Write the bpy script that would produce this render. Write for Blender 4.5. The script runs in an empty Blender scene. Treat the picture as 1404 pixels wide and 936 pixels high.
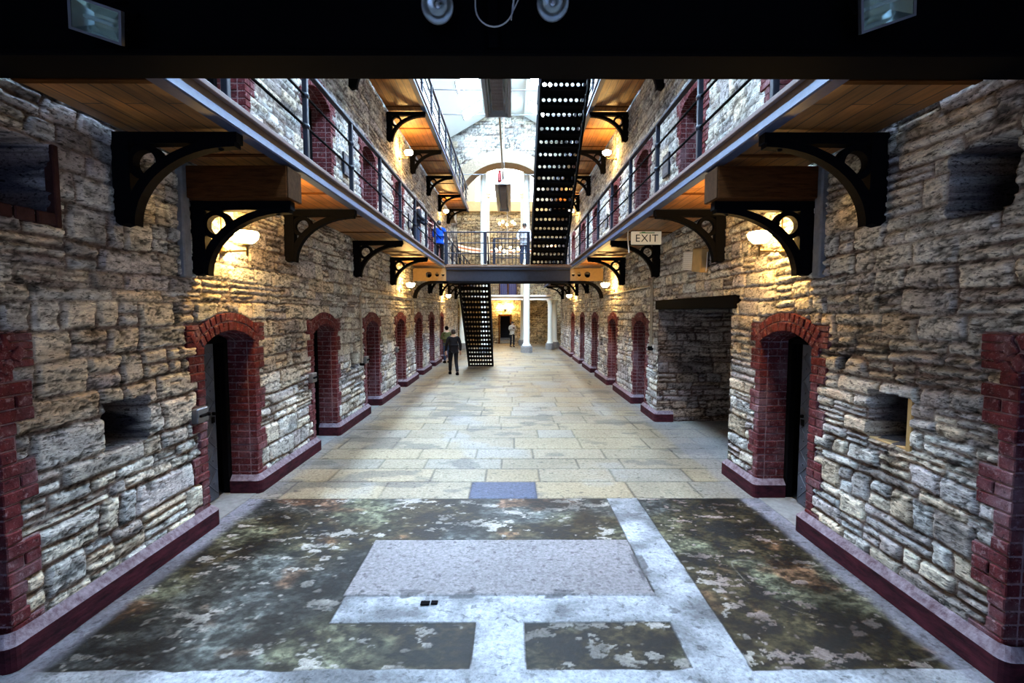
import bpy, bmesh, math, random
import numpy as np
from mathutils import Vector, Matrix

random.seed(7)
SC = bpy.context.scene
COL = SC.collection
PI = math.pi

# ---------------------------------------------------------------- layout
XL, XR = -3.38, 3.22            # faces of the two long walls
EL, ER = -2.28, 2.12            # edges of the galleries
Z1, F1 = 3.95, 4.10             # first gallery: underside, deck
Z2, F2 = 7.85, 8.00             # second gallery
YG, YE = 26.0, 30.0             # gable arch wall, end of long walls
YB = 35.0                       # back wall of the hall beyond
HC = -0.33                      # centre line of the hall beyond
LD = [2.03, 5.12, 7.98, 10.90, 13.85, 16.70, 19.50, 22.40]       # cell door near edges, left
RD = [1.90, 4.95, 11.10, 14.20, 17.30, 20.40, 23.60]             # right, ground
RU = [1.90, 4.95, 8.00, 11.10, 14.20, 17.30, 20.40, 23.60]       # right, upper floors
DW, DS, DC = 1.0, 2.02, 2.17    # door opening width, springing height, crown height

# ---------------------------------------------------------------- noise
def _hash(ix, iy, seed):
    h = (ix.astype(np.int64) * 374761393 + iy.astype(np.int64) * 668265263 + seed * 1442695041) & 0xffffffff
    h = ((h ^ (h >> 13)) * 1274126177) & 0xffffffff
    h = (h ^ (h >> 16)) & 0xffffffff
    return h / 4294967295.0

def vnoise(x, y, seed=0):
    x0, y0 = np.floor(x), np.floor(y)
    fx, fy = x - x0, y - y0
    fx = fx * fx * (3 - 2 * fx); fy = fy * fy * (3 - 2 * fy)
    a = _hash(x0, y0, seed); b = _hash(x0 + 1, y0, seed)
    c = _hash(x0, y0 + 1, seed); d = _hash(x0 + 1, y0 + 1, seed)
    return (a * (1 - fx) + b * fx) * (1 - fy) + (c * (1 - fx) + d * fx) * fy

def fbm(x, y, seed=0, oct=4):
    s, a, t = 0.0, 1.0, 0.0
    for k in range(oct):
        s = s + a * vnoise(x * 2 ** k, y * 2 ** k, seed + 17 * k); t += a; a *= 0.55
    return s / t

def sstep(a, b, x):
    t = np.clip((x - a) / (b - a), 0, 1)
    return t * t * (3 - 2 * t)

def mix(a, b, t):
    return a * (1 - t[..., None]) + b * t[..., None]

# ---------------------------------------------------------------- materials
def principled(name, color, rough=0.6, metal=0.0, noise=0.0, scale=20.0, bump=0.0, spec=0.5, color2=None, stretch=None):
    m = bpy.data.materials.new(name); m.use_nodes = True
    nt = m.node_tree; b = nt.nodes['Principled BSDF']
    b.inputs['Roughness'].default_value = rough
    b.inputs['Metallic'].default_value = metal
    b.inputs['Specular IOR Level'].default_value = spec
    if noise > 0 or bump > 0:
        tc = nt.nodes.new('ShaderNodeTexCoord'); mp = nt.nodes.new('ShaderNodeMapping')
        nz = nt.nodes.new('ShaderNodeTexNoise')
        nz.inputs['Scale'].default_value = scale; nz.inputs['Detail'].default_value = 6
        nz.inputs['Roughness'].default_value = 0.65
        if stretch: mp.inputs['Scale'].default_value = stretch
        nt.links.new(tc.outputs['Object'], mp.inputs['Vector']); nt.links.new(mp.outputs['Vector'], nz.inputs['Vector'])
        cr = nt.nodes.new('ShaderNodeValToRGB')
        c2 = color2 or tuple(c * (1 - noise) for c in color)
        cr.color_ramp.elements[0].position = 0.3; cr.color_ramp.elements[0].color = (*c2, 1)
        cr.color_ramp.elements[1].position = 0.7; cr.color_ramp.elements[1].color = (*color, 1)
        nt.links.new(nz.outputs['Fac'], cr.inputs['Fac']); nt.links.new(cr.outputs['Color'], b.inputs['Base Color'])
        if bump > 0:
            bp = nt.nodes.new('ShaderNodeBump'); bp.inputs['Strength'].default_value = bump; bp.inputs['Distance'].default_value = 0.02
            nt.links.new(nz.outputs['Fac'], bp.inputs['Height']); nt.links.new(bp.outputs['Normal'], b.inputs['Normal'])
    else:
        b.inputs['Base Color'].default_value = (*color, 1)
    return m

def attr_mat(name, rough, scale, lo, hi, bump, dist, stretch=(1, 1, 1), spec=0.3, specks=None):
    """albedo from the mesh's own stone colours, broken up by fine procedural grain"""
    m = bpy.data.materials.new(name); m.use_nodes = True
    nt = m.node_tree; b = nt.nodes['Principled BSDF']
    b.inputs['Roughness'].default_value = rough; b.inputs['Specular IOR Level'].default_value = spec
    at = nt.nodes.new('ShaderNodeAttribute'); at.attribute_name = 'Col'
    tc = nt.nodes.new('ShaderNodeTexCoord'); mp = nt.nodes.new('ShaderNodeMapping'); mp.inputs['Scale'].default_value = stretch
    nz = nt.nodes.new('ShaderNodeTexNoise'); nz.inputs['Scale'].default_value = scale; nz.inputs['Detail'].default_value = 8; nz.inputs['Roughness'].default_value = 0.7
    nt.links.new(tc.outputs['Object'], mp.inputs['Vector']); nt.links.new(mp.outputs['Vector'], nz.inputs['Vector'])
    rg = nt.nodes.new('ShaderNodeMapRange'); rg.inputs['From Min'].default_value = 0.32; rg.inputs['From Max'].default_value = 0.68
    rg.inputs['To Min'].default_value = lo; rg.inputs['To Max'].default_value = hi
    nt.links.new(nz.outputs['Fac'], rg.inputs['Value'])
    mx = nt.nodes.new('ShaderNodeMix'); mx.data_type = 'RGBA'; mx.blend_type = 'MULTIPLY'; mx.inputs['Factor'].default_value = 1
    nt.links.new(at.outputs['Color'], mx.inputs['A']); nt.links.new(rg.outputs['Result'], mx.inputs['B'])
    last = mx
    for sc_, st_, lo_, a_, b_ in (specks or []):     # layers of dark specks from stretched noise
        m2 = nt.nodes.new('ShaderNodeMapping'); m2.inputs['Scale'].default_value = st_
        n2 = nt.nodes.new('ShaderNodeTexNoise'); n2.inputs['Scale'].default_value = sc_; n2.inputs['Detail'].default_value = 6; n2.inputs['Roughness'].default_value = .62; n2.inputs['Distortion'].default_value = .4
        nt.links.new(tc.outputs['Object'], m2.inputs['Vector']); nt.links.new(m2.outputs['Vector'], n2.inputs['Vector'])
        r2 = nt.nodes.new('ShaderNodeMapRange'); r2.inputs['From Min'].default_value = a_; r2.inputs['From Max'].default_value = b_
        r2.inputs['To Min'].default_value = lo_; r2.inputs['To Max'].default_value = 1.0
        nt.links.new(n2.outputs['Fac'], r2.inputs['Value'])
        m3 = nt.nodes.new('ShaderNodeMix'); m3.data_type = 'RGBA'; m3.blend_type = 'MULTIPLY'; m3.inputs['Factor'].default_value = 1
        nt.links.new(last.outputs['Result'], m3.inputs['A']); nt.links.new(r2.outputs['Result'], m3.inputs['B']); last = m3
    nt.links.new(last.outputs['Result'], b.inputs['Base Color'])
    bp = nt.nodes.new('ShaderNodeBump'); bp.inputs['Strength'].default_value = bump; bp.inputs['Distance'].default_value = dist
    nt.links.new(nz.outputs['Fac'], bp.inputs['Height']); nt.links.new(bp.outputs['Normal'], b.inputs['Normal'])
    return m

def emit(name, color, strength):
    m = bpy.data.materials.new(name); m.use_nodes = True
    nt = m.node_tree; b = nt.nodes['Principled BSDF']
    b.inputs['Base Color'].default_value = (*[min(1, c) for c in color], 1)
    b.inputs['Emission Color'].default_value = (*color, 1); b.inputs['Emission Strength'].default_value = strength
    return m

def wood_mat(name, c1, c2, seam_axis='X', width=0.16, rough=0.55):
    """boards laid along Y, seams every `width` in X, end joints across"""
    m = bpy.data.materials.new(name); m.use_nodes = True
    nt = m.node_tree; b = nt.nodes['Principled BSDF']; b.inputs['Roughness'].default_value = rough
    tc = nt.nodes.new('ShaderNodeTexCoord'); sx = nt.nodes.new('ShaderNodeSeparateXYZ')
    nt.links.new(tc.outputs['Object'], sx.inputs[0])
    cb = nt.nodes.new('ShaderNodeCombineXYZ')
    nt.links.new(sx.outputs['Y'], cb.inputs[0]); nt.links.new(sx.outputs['X'], cb.inputs[1])
    br = nt.nodes.new('ShaderNodeTexBrick'); br.inputs['Scale'].default_value = 1
    br.inputs['Brick Width'].default_value = 2.4; br.inputs['Row Height'].default_value = width
    br.inputs['Mortar Size'].default_value = 0.006; br.inputs['Color1'].default_value = (*c1, 1); br.inputs['Color2'].default_value = (*c2, 1)
    br.inputs['Mortar'].default_value = (0.02, 0.012, 0.008, 1)
    nt.links.new(cb.outputs[0], br.inputs['Vector'])
    mp = nt.nodes.new('ShaderNodeMapping'); mp.inputs['Scale'].default_value = (14, 0.9, 14)
    nz = nt.nodes.new('ShaderNodeTexNoise'); nz.inputs['Scale'].default_value = 2.2; nz.inputs['Detail'].default_value = 7
    nt.links.new(tc.outputs['Object'], mp.inputs['Vector']); nt.links.new(mp.outputs['Vector'], nz.inputs['Vector'])
    nz2 = nt.nodes.new('ShaderNodeTexNoise'); nz2.inputs['Scale'].default_value = 1.6; nz2.inputs['Detail'].default_value = 4
    nt.links.new(tc.outputs['Object'], nz2.inputs['Vector'])
    rg = nt.nodes.new('ShaderNodeMapRange'); rg.inputs['From Min'].default_value = 0.3; rg.inputs['From Max'].default_value = 0.7; rg.inputs['To Min'].default_value = 0.6; rg.inputs['To Max'].default_value = 1.15
    nt.links.new(nz.outputs['Fac'], rg.inputs['Value'])
    rg2 = nt.nodes.new('ShaderNodeMapRange'); rg2.inputs['From Min'].default_value = 0.35; rg2.inputs['From Max'].default_value = 0.62; rg2.inputs['To Min'].default_value = 0.5; rg2.inputs['To Max'].default_value = 1.0
    nt.links.new(nz2.outputs['Fac'], rg2.inputs['Value'])
    mt = nt.nodes.new('ShaderNodeMath'); mt.operation = 'MULTIPLY'
    nt.links.new(rg.outputs['Result'], mt.inputs[0]); nt.links.new(rg2.outputs['Result'], mt.inputs[1])
    mx = nt.nodes.new('ShaderNodeMix'); mx.data_type = 'RGBA'; mx.blend_type = 'MULTIPLY'; mx.inputs['Factor'].default_value = 1
    nt.links.new(br.outputs['Color'], mx.inputs['A']); nt.links.new(mt.outputs[0], mx.inputs['B'])
    nt.links.new(mx.outputs['Result'], b.inputs['Base Color'])
    return m

def brick_mat(name, c1, c2):
    m = principled(name, c1, .9, noise=.6, scale=9, bump=.9, spec=.12, color2=c2)
    nt = m.node_tree; b = nt.nodes['Principled BSDF']
    src = b.inputs['Base Color'].links[0].from_socket
    tc = nt.nodes.new('ShaderNodeTexCoord')
    last = src
    for sc_, a_, b_, col, k in ((22, .56, .66, (.34, .24, .25), .55), (60, .60, .68, (.42, .34, .34), .45), (2.2, .50, .68, (.30, .22, .25), .35), (30, .60, .66, (.012, .006, .008), .8)):
        n = nt.nodes.new('ShaderNodeTexNoise'); n.inputs['Scale'].default_value = sc_; n.inputs['Detail'].default_value = 6; n.inputs['Roughness'].default_value = .65
        mp = nt.nodes.new('ShaderNodeMapping'); mp.inputs['Location'].default_value = (sc_, 3, 1)
        nt.links.new(tc.outputs['Object'], mp.inputs['Vector']); nt.links.new(mp.outputs['Vector'], n.inputs['Vector'])
        r = nt.nodes.new('ShaderNodeMapRange'); r.inputs['From Min'].default_value = a_; r.inputs['From Max'].default_value = b_; r.inputs['To Max'].default_value = k
        nt.links.new(n.outputs['Fac'], r.inputs['Value'])
        x = nt.nodes.new('ShaderNodeMix'); x.data_type = 'RGBA'; nt.links.new(r.outputs['Result'], x.inputs['Factor'])
        nt.links.new(last, x.inputs['A']); x.inputs['B'].default_value = (*col, 1); last = x.outputs['Result']
    nt.links.new(last, b.inputs['Base Color'])
    return m

M = dict(
    stone=attr_mat('rubble_stone', 0.92, 34, 0.60, 1.32, 0.9, 0.015, (1, 0.6, 2.0), 0.1, [(14, (1, .7, 3.0), .25, .375, .42), (40, (1, .8, 1.8), .35, .38, .43)]),
    floor=attr_mat('floor_slabs', 0.55, 26, 0.62, 1.3, 0.35, 0.008, (1, 1, 1), 0.18, [(11, (1, 1.3, 1), .50, .36, .42), (34, (1, 1.2, 1), .72, .38, .46)]),
    brick=brick_mat('red_brick', (0.135, 0.024, 0.027), (0.045, 0.010, 0.014)),
    brick_dark=principled('red_brick_dark', (0.05, 0.016, 0.014), 0.9, noise=0.55, scale=16, bump=0.5, spec=0.2),
    mortar=principled('brick_mortar', (0.36, 0.24, 0.25), 0.95, noise=0.75, scale=14, bump=0.4, spec=0.1),
    iron=principled('black_iron', (0.0045, 0.0045, 0.0055), 0.85, noise=0.4, scale=30, spec=0.02),
    iron_blue=principled('blue_grey_iron', (0.036, 0.055, 0.12), 0.55, noise=0.35, scale=18, spec=0.25),
    rail=principled('dark_rail_paint', (0.012, 0.016, 0.030), 0.45, noise=0.3, scale=25, spec=0.2),
    girder=principled('dark_girder_paint', (0.016, 0.019, 0.030), 0.5, noise=0.4, scale=10, spec=0.15),
    brown=principled('brown_iron', (0.07, 0.04, 0.025), 0.6, noise=0.5, scale=14),
    kerb=principled('kerb_paint', (0.17, 0.115, 0.11), 0.6, noise=0.3, scale=20),
    ochre=principled('lamplit_ochre_plate', (0.19, 0.11, 0.03), 0.6, noise=0.3, scale=12),  # yellow lamplight on the girder ends, put into the colour
    wood=wood_mat('gallery_boards', (0.40, 0.165, 0.038), (0.30, 0.12, 0.03)),
    beam_wood=principled('timber_beam', (0.10, 0.034, 0.009), 0.9, spec=0.05, noise=0.6, scale=6, bump=0.2, stretch=(1, 8, 8)),
    beam_end=principled('timber_end_grain', (0.06, 0.030, 0.014), 0.9, spec=0.03, noise=0.5, scale=20),
    black=principled('black_paint', (0.0018, 0.0018, 0.0024), 0.8, spec=0.03),
    deep=principled('dark_interior', (0.02, 0.02, 0.022), 0.95, noise=0.3, scale=6),  # near-black colour stands in for the darkness of unlit rooms
    door=principled('studded_iron_door', (0.085, 0.10, 0.135), 0.45, noise=0.5, scale=10, bump=0.3),
    door_b=principled('bare_brickwork_reveal', (0.11, 0.12, 0.155), 0.8, noise=0.5, scale=14, bump=0.4),
    red_paint=principled('worn_red_skirting', (0.075, 0.015, 0.024), .75, noise=.8, scale=9, bump=.4, color2=(0.012, 0.006, 0.009), spec=.1, stretch=(1, .5, 2)),
    grey_paint=principled('worn_grey_skirting', (0.25, 0.21, 0.25), 0.8, noise=0.6, scale=16, bump=0.7, color2=(0.07, 0.035, 0.05)),
    white=principled('white_paint', (0.80, 0.80, 0.78), 0.5),
    roof=principled('white_roof_lining', (0.53, 0.53, 0.47), 0.7),
    cream=principled('cream_paint', (0.72, 0.55, 0.30), 0.7, noise=0.2, scale=4),
    terracotta=principled('terracotta_band', (0.55, 0.17, 0.06), 0.6),
    plinth=principled('grey_stone_plinth', (0.23, 0.23, 0.23), 0.85, noise=0.4, scale=12, bump=0.4),
    column=principled('cream_white_column_paint', (0.74, 0.78, 0.72), 0.4),
    hood=principled('aluminium_hood', (0.62, 0.64, 0.66), 0.45, 0.3),
    hood_rail=principled('heater_side_rail', (0.22, 0.22, 0.24), 0.5),
    steel=principled('brushed_steel', (0.45, 0.46, 0.48), 0.28, 1.0),
    darksteel=principled('grey_steel', (0.16, 0.16, 0.17), 0.4, 0.7),
    ceramic=principled('heater_plaques', (0.16, 0.13, 0.13), 0.8, noise=0.5, scale=40),
    chrome=principled('mirror_reflector', (0.88, 0.92, 0.90), 0.16, 0.92),
    brass=principled('dark_brass', (0.16, 0.11, 0.05), 0.35, 0.9),
    conduit=principled('galvanised_conduit', (0.30, 0.27, 0.22), 0.5, 0.2, noise=0.3, scale=12),
    cable_white=principled('white_cable', (0.62, 0.60, 0.55), 0.5),
    skypane=emit('daylit_frosted_pane', (0.52, 0.74, 1.0), 255),
    hubpane=emit('daylit_window_pane', (0.95, 0.98, 1.0), 15),
    rearpane=emit('rear_fill_pane', (0.40, 0.54, 1.0), 1.8),  # glow of the pane added out of view behind the camera
    lamp=emit('lit_opal_glass', (1.0, 0.60, 0.19), 330),
    bulb=emit('lit_bulb', (1.0, 0.60, 0.18), 200),
    sign=emit('sign_face', (0.62, 0.58, 0.46), .30),  # faint glow added to brighten the sign face, which gets little light
    sign_text=principled('sign_lettering', (0.015, 0.02, 0.015), 0.5),
    green=principled('sign_green', (0.02, 0.20, 0.05), 0.5),
    tan=principled('tan_box', (0.42, 0.27, 0.10), 0.6, noise=0.25, scale=10),
    red=principled('red_enamel', (0.22, 0.012, 0.01), 0.5),
    blue_door=principled('blue_door_paint', (0.008, 0.013, 0.13), 0.4),
    floodglass=None, skin=principled('skin', (0.50, 0.30, 0.22), 0.55), hair=principled('dark_hair', (0.02, 0.014, 0.01), 0.6),
)
def glass(name, color, rough=0.05):
    m = bpy.data.materials.new(name); m.use_nodes = True
    b = m.node_tree.nodes['Principled BSDF']
    b.inputs['Base Color'].default_value = (*color, 1); b.inputs['Transmission Weight'].default_value = 1
    b.inputs['Roughness'].default_value = rough; b.inputs['IOR'].default_value = 1.3
    return m
M['floodglass'] = glass('floodlight_glass', (0.80, 0.95, 0.90), 0.12)
M['lens'] = glass('spot_lens', (0.95, 1.0, 1.0), 0.05)

# ---------------------------------------------------------------- object helpers
def link(o, parent=None):
    COL.objects.link(o)
    if parent is not None: o.parent = parent
    return o

def tag(o, label=None, cat=None, group=None, kind=None):
    if label: o['label'] = label
    if cat: o['category'] = cat
    if group: o['group'] = group
    if kind: o['kind'] = kind
    return o

def thing(name, label, cat, loc=(0, 0, 0), rz=0.0, group=None):
    o = bpy.data.objects.new(name, None); o.empty_display_size = 0.1
    link(o); o.location = loc; o.rotation_euler = (0, 0, rz)
    return tag(o, label, cat, group)

def struct_empty(name, loc=(0, 0, 0), rz=0.0):
    o = bpy.data.objects.new(name, None); link(o); o.location = loc; o.rotation_euler = (0, 0, rz)
    o['kind'] = 'structure'
    return o

class MB:
    def __init__(s): s.v = []; s.f = []; s.sm = []
    def add(s, vs, fs, smooth=False):
        b = len(s.v); s.v.extend(vs); s.f.extend([tuple(i + b for i in f) for f in fs]); s.sm.extend([smooth] * len(fs))
        return s
    def box(s, x0, x1, y0, y1, z0, z1, m=None, ch=0.0):
        if ch > 0:
            c = min(ch, abs(x1 - x0) * .45, abs(y1 - y0) * .45, abs(z1 - z0) * .45)
            vs = []
            for sx in (0, 1):
                for sy in (0, 1):
                    for sz in (0, 1):
                        X = (x0, x1)[sx]; Y = (y0, y1)[sy]; Z = (z0, z1)[sz]
                        dx = c if not sx else -c; dy = c if not sy else -c; dz = c if not sz else -c
                        vs += [(X, Y + dy, Z + dz), (X + dx, Y, Z + dz), (X + dx, Y + dy, Z)]
            def I(a, b, cc, k): return (a * 4 + b * 2 + cc) * 3 + k
            fs = [(I(0,0,0,0), I(0,0,1,0), I(0,1,1,0), I(0,1,0,0)), (I(1,0,0,0), I(1,1,0,0), I(1,1,1,0), I(1,0,1,0)),
                  (I(0,0,0,1), I(1,0,0,1), I(1,0,1,1), I(0,0,1,1)), (I(0,1,0,1), I(0,1,1,1), I(1,1,1,1), I(1,1,0,1)),
                  (I(0,0,0,2), I(0,1,0,2), I(1,1,0,2), I(1,0,0,2)), (I(0,0,1,2), I(1,0,1,2), I(1,1,1,2), I(0,1,1,2))]
            for b_ in (0, 1):
                for c_ in (0, 1):
                    fs.append((I(0,b_,c_,1), I(1,b_,c_,1), I(1,b_,c_,2), I(0,b_,c_,2)))
                    fs.append((I(b_,0,c_,0), I(b_,1,c_,0), I(b_,1,c_,2), I(b_,0,c_,2)))
                    fs.append((I(b_,c_,0,0), I(b_,c_,1,0), I(b_,c_,1,1), I(b_,c_,0,1)))
            for a_ in (0, 1):
                for b_ in (0, 1):
                    for c_ in (0, 1): fs.append((I(a_,b_,c_,0), I(a_,b_,c_,1), I(a_,b_,c_,2)))
        else:
            vs = [(x, y, z) for x in (x0, x1) for y in (y0, y1) for z in (z0, z1)]
            fs = [(0, 1, 3, 2), (4, 6, 7, 5), (0, 4, 5, 1), (2, 3, 7, 6), (0, 2, 6, 4), (1, 5, 7, 3)]
        if m is not None: vs = [tuple(m @ Vector(v)) for v in vs]
        return s.add(vs, fs)
    def tube(s, pts, r, n=8, cap=True):
        pts = [Vector(p) for p in pts]
        rs = r if isinstance(r, (list, tuple)) else [r] * len(pts)
        vs = []; prev = None
        for i, p in enumerate(pts):
            d = (pts[min(i + 1, len(pts) - 1)] - pts[max(i - 1, 0)]).normalized()
            if prev is None:
                u = d.cross(Vector((0, 0, 1)))
                if u.length < 1e-3: u = d.cross(Vector((0, 1, 0)))
            else: u = prev - d * prev.dot(d)
            u.normalize(); prev = u; w = d.cross(u)
            for k in range(n):
                a = 2 * PI * k / n
                vs.append(tuple(p + (u * math.cos(a) + w * math.sin(a)) * rs[i]))
        fs = []
        for i in range(len(pts) - 1):
            for k in range(n):
                fs.append((i * n + k, i * n + (k + 1) % n, (i + 1) * n + (k + 1) % n, (i + 1) * n + k))
        s.add(vs, fs, True)
        if cap:
            s.add([vs[k] for k in range(n)][::-1], [tuple(range(n))]); s.add(vs[-n:], [tuple(range(n))])
        return s
    def lathe(s, prof, n=16, m=None, smooth=True):
        vs = []; fs = []
        for r, z in prof:
            for k in range(n):
                a = 2 * PI * k / n; vs.append((r * math.cos(a), r * math.sin(a), z))
        for i in range(len(prof) - 1):
            for k in range(n): fs.append((i * n + k, i * n + (k + 1) % n, (i + 1) * n + (k + 1) % n, (i + 1) * n + k))
        if m is not None: vs = [tuple(m @ Vector(v)) for v in vs]
        return s.add(vs, fs, smooth)
    def prism(s, poly, axis, t0, t1, m=None):
        """2D polygon extruded along axis ('x','y','z'); poly gives the two other coordinates in order"""
        n = len(poly)
        def P(a, b, t): return {'x': (t, a, b), 'y': (a, t, b), 'z': (a, b, t)}[axis]
        vs = [P(a, b, t0) for a, b in poly] + [P(a, b, t1) for a, b in poly]
        if m is not None: vs = [tuple(m @ Vector(v)) for v in vs]
        fs = [tuple(range(n))[::-1], tuple(range(n, 2 * n))] + [(i, (i + 1) % n, n + (i + 1) % n, n + i) for i in range(n)]
        return s.add(vs, fs)
    def strip(s, outer, inner, axis, t0, t1, closed=False):
        """band between two matching 2D polylines, extruded along axis"""
        n = len(outer)
        def P(a, b, t): return {'x': (t, a, b), 'y': (a, t, b), 'z': (a, b, t)}[axis]
        vs = [P(*p, t0) for p in outer] + [P(*p, t0) for p in inner] + [P(*p, t1) for p in outer] + [P(*p, t1) for p in inner]
        fs = []
        for i in range(n if closed else n - 1):
            j = (i + 1) % n
            fs += [(i, j, n + j, n + i), (2 * n + i, 3 * n + i, 3 * n + j, 2 * n + j), (i, 2 * n + i, 2 * n + j, j), (n + i, n + j, 3 * n + j, 3 * n + i)]
        if not closed:
            fs += [(0, n, 3 * n, 2 * n), (n - 1, 3 * n - 1, 4 * n - 1, 2 * n - 1)]
        return s.add(vs, fs)
    def sphere(s, c, r, n=10, sx=1, sy=1, sz=1):
        prof = [(max(1e-4, r * math.sin(PI * i / n)), -r * math.cos(PI * i / n)) for i in range(n + 1)]
        return s.lathe(prof, n + 4, Matrix.Translation(c) @ Matrix.Diagonal((sx, sy, sz, 1)))
    def build(s, name, mat, parent=None, recalc=True):
        me = bpy.data.meshes.new(name)
        me.from_pydata([tuple(v) for v in s.v], [], s.f)
        me.polygons.foreach_set('use_smooth', s.sm)
        if recalc:
            bm = bmesh.new(); bm.from_mesh(me); bmesh.ops.recalc_face_normals(bm, faces=bm.faces); bm.to_mesh(me); bm.free()
        for mt in (mat if isinstance(mat, (list, tuple)) else [mat]): me.materials.append(mt)
        me.update()
        return link(bpy.data.objects.new(name, me), parent)

def copy_tree(o, parent=None):
    c = o.copy(); COL.objects.link(c)
    if parent is not None: c.parent = parent
    for ch in list(o.children): copy_tree(ch, c)
    return c

ORD = ['first', 'second', 'third', 'fourth', 'fifth', 'sixth', 'seventh', 'eighth', 'ninth', 'tenth', 'eleventh', 'twelfth', 'thirteenth', 'fourteenth', 'fifteenth', 'sixteenth', 'seventeenth', 'eighteenth', 'nineteenth', 'twentieth']

def big_mesh(name, V, F, C, mat, parent=None, kind='structure', smooth=True):
    me = bpy.data.meshes.new(name)
    me.vertices.add(len(V)); me.vertices.foreach_set('co', V.astype(np.float32).ravel())
    me.loops.add(F.size); me.loops.foreach_set('vertex_index', F.astype(np.int32).ravel())
    me.polygons.add(len(F)); me.polygons.foreach_set('loop_start', np.arange(0, F.size, 4, dtype=np.int32))
    me.update(calc_edges=True); me.validate()
    ca = me.color_attributes.new('Col', 'FLOAT_COLOR', 'POINT')
    ca.data.foreach_set('color', np.concatenate([C, np.ones((len(C), 1))], 1).astype(np.float32).ravel())
    me.polygons.foreach_set('use_smooth', np.full(len(me.polygons), smooth))
    me.materials.append(mat)
    o = bpy.data.objects.new(name, me); link(o, parent)
    if parent is None: o['kind'] = kind
    return o

# ---------------------------------------------------------------- masonry
PAL = np.array([[.50, .47, .40], [.43, .44, .43], [.54, .46, .35], [.36, .35, .34], [.50, .50, .47], [.30, .27, .25], [.58, .53, .43], [.42, .39, .38]])
class Masonry:
    """irregular coursed rubble: height over the wall plane and stone colour at (u, v)"""
    def __init__(s, seed, vmax=14.0, grain=1.0, bright=1.25):
        rnd = random.Random(seed); s.seed = seed; s.grain = grain; s.bright = bright
        s.cb = [-0.4]
        while s.cb[-1] < vmax: s.cb.append(s.cb[-1] + rnd.choice([.11, .14, .18, .22, .26, .17]) * rnd.uniform(.85, 1.15) * grain)
        s.joints = []
        for i in range(len(s.cb)):
            js = [-8.0 + rnd.uniform(0, .4)]
            while js[-1] < 40: js.append(js[-1] + rnd.choice([.20, .28, .38, .5, .66, .34]) * rnd.uniform(.8, 1.2) * grain)
            s.joints.append(np.array(js))
        s.cb = np.array(s.cb)
    def __call__(s, u, v):
        sd = s.seed
        vw = v + .10 * (fbm(u * .5, v * .6, sd + 1, 3) - .5) + .05 * (fbm(u * 2.2, v * 3, sd + 2, 3) - .5)
        uw = u + .08 * (fbm(u * 1.5, v * 6, sd + 3, 3) - .5)
        ci = np.clip(np.searchsorted(s.cb, vw) - 1, 0, len(s.cb) - 2)
        v0, v1 = s.cb[ci], s.cb[ci + 1]
        ji = np.zeros(u.shape, int); u0 = np.zeros(u.shape); u1 = np.zeros(u.shape)
        for c in np.unique(ci):
            mk = ci == c; js = s.joints[c]
            k = np.clip(np.searchsorted(js, uw[mk]) - 1, 0, len(js) - 2)
            ji[mk] = k; u0[mk] = js[k]; u1[mk] = js[k + 1]
        # some stones are packs of thinner slates
        split = _hash(ci.astype(float), ji.astype(float), sd + 5)
        nsp = np.where(split > .90, 3, np.where(split > .64, 2, 1))
        t = np.clip((vw - v0) / (v1 - v0), 0, .9999)
        si = np.floor(t * nsp)
        w0 = v0 + (v1 - v0) * si / nsp; w1 = v0 + (v1 - v0) * (si + 1) / nsp
        key = ji * 4.0 + si
        r1 = _hash(ci.astype(float), key, sd + 6); r2 = _hash(ci.astype(float), key, sd + 7); r3 = _hash(ci.astype(float), key, sd + 8)
        nE = fbm(u * 11, v * 17, sd + 9, 4) - .5
        e = np.minimum(np.minimum(uw - u0, u1 - uw) * .9, np.minimum(vw - w0, w1 - vw)) + .030 * nE
        jv = sstep(.28, .62, vnoise(u * 1.7, v * 3.1, sd + 30))
        gap = .005 + .015 * vnoise(u * 1.3, v * 2.1, sd + 10) * (.4 + .6 * jv)
        body = sstep(gap, gap + .016, e)
        lam = fbm(u * 3.6 + v, vw * 22 + u * 1.2, sd + 11, 5)
        rid = 1 - np.abs(2 * fbm(u * 2.4 + 9, vw * 15 + u * 2.2, sd + 12, 4) - 1)
        crack = sstep(.90, .975, rid) * sstep(.30, .55, vnoise(u * 1.3, v * 1.9, sd + 13))
        rid2 = 1 - np.abs(2 * fbm(u * 7 + 3, vw * 34 - u * 3, sd + 33, 3) - 1)
        crack = np.maximum(crack, .8 * sstep(.93, .985, rid2) * sstep(.40, .62, vnoise(u * 2.1 + 5, v * 3.3, sd + 34)))
        rough = fbm(u * 15, v * 24, sd + 14, 4) - .5
        h = body * (.012 + .014 * (r1 - .35) + .009 * (lam - .5) + .010 * rough) - .018 * (1 - body) * (.55 + .45 * jv) - .010 * crack * body
        base = PAL[(r2 * 7.999).astype(int)]
        br = (.80 + .40 * r3) * (.72 + .56 * lam)
        col = base * br[..., None]
        grey = fbm(u * .35, v * .5, sd + 20, 3)
        col = col * (.78 + .5 * grey)[..., None]
        wash = sstep(.50, .68, fbm(u * 1.4, v * 2.2, sd + 21, 5))
        col = mix(col, np.array([.70, .68, .60]) * (.65 + .7 * lam)[..., None], wash * .55)
        mort = np.array([.12, .088, .075]) * (.6 + .9 * fbm(u * 6, v * 6, sd + 22, 2))[..., None]
        col = mix(col, mort, (1 - sstep(gap * .3, gap + .012, e)) * (.72 + .28 * jv))
        pit = sstep(.60, .68, fbm(u * 20, v * 30, sd + 23, 3))
        soot = sstep(.56, .70, fbm(u * 2.6, v * 5.5, sd + 24, 5))
        col = col * (1 - .80 * crack)[..., None] * (1 - .45 * pit)[..., None] * (1 - .38 * soot)[..., None]
        return h, np.clip(col * s.bright, .01, .85)

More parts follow.
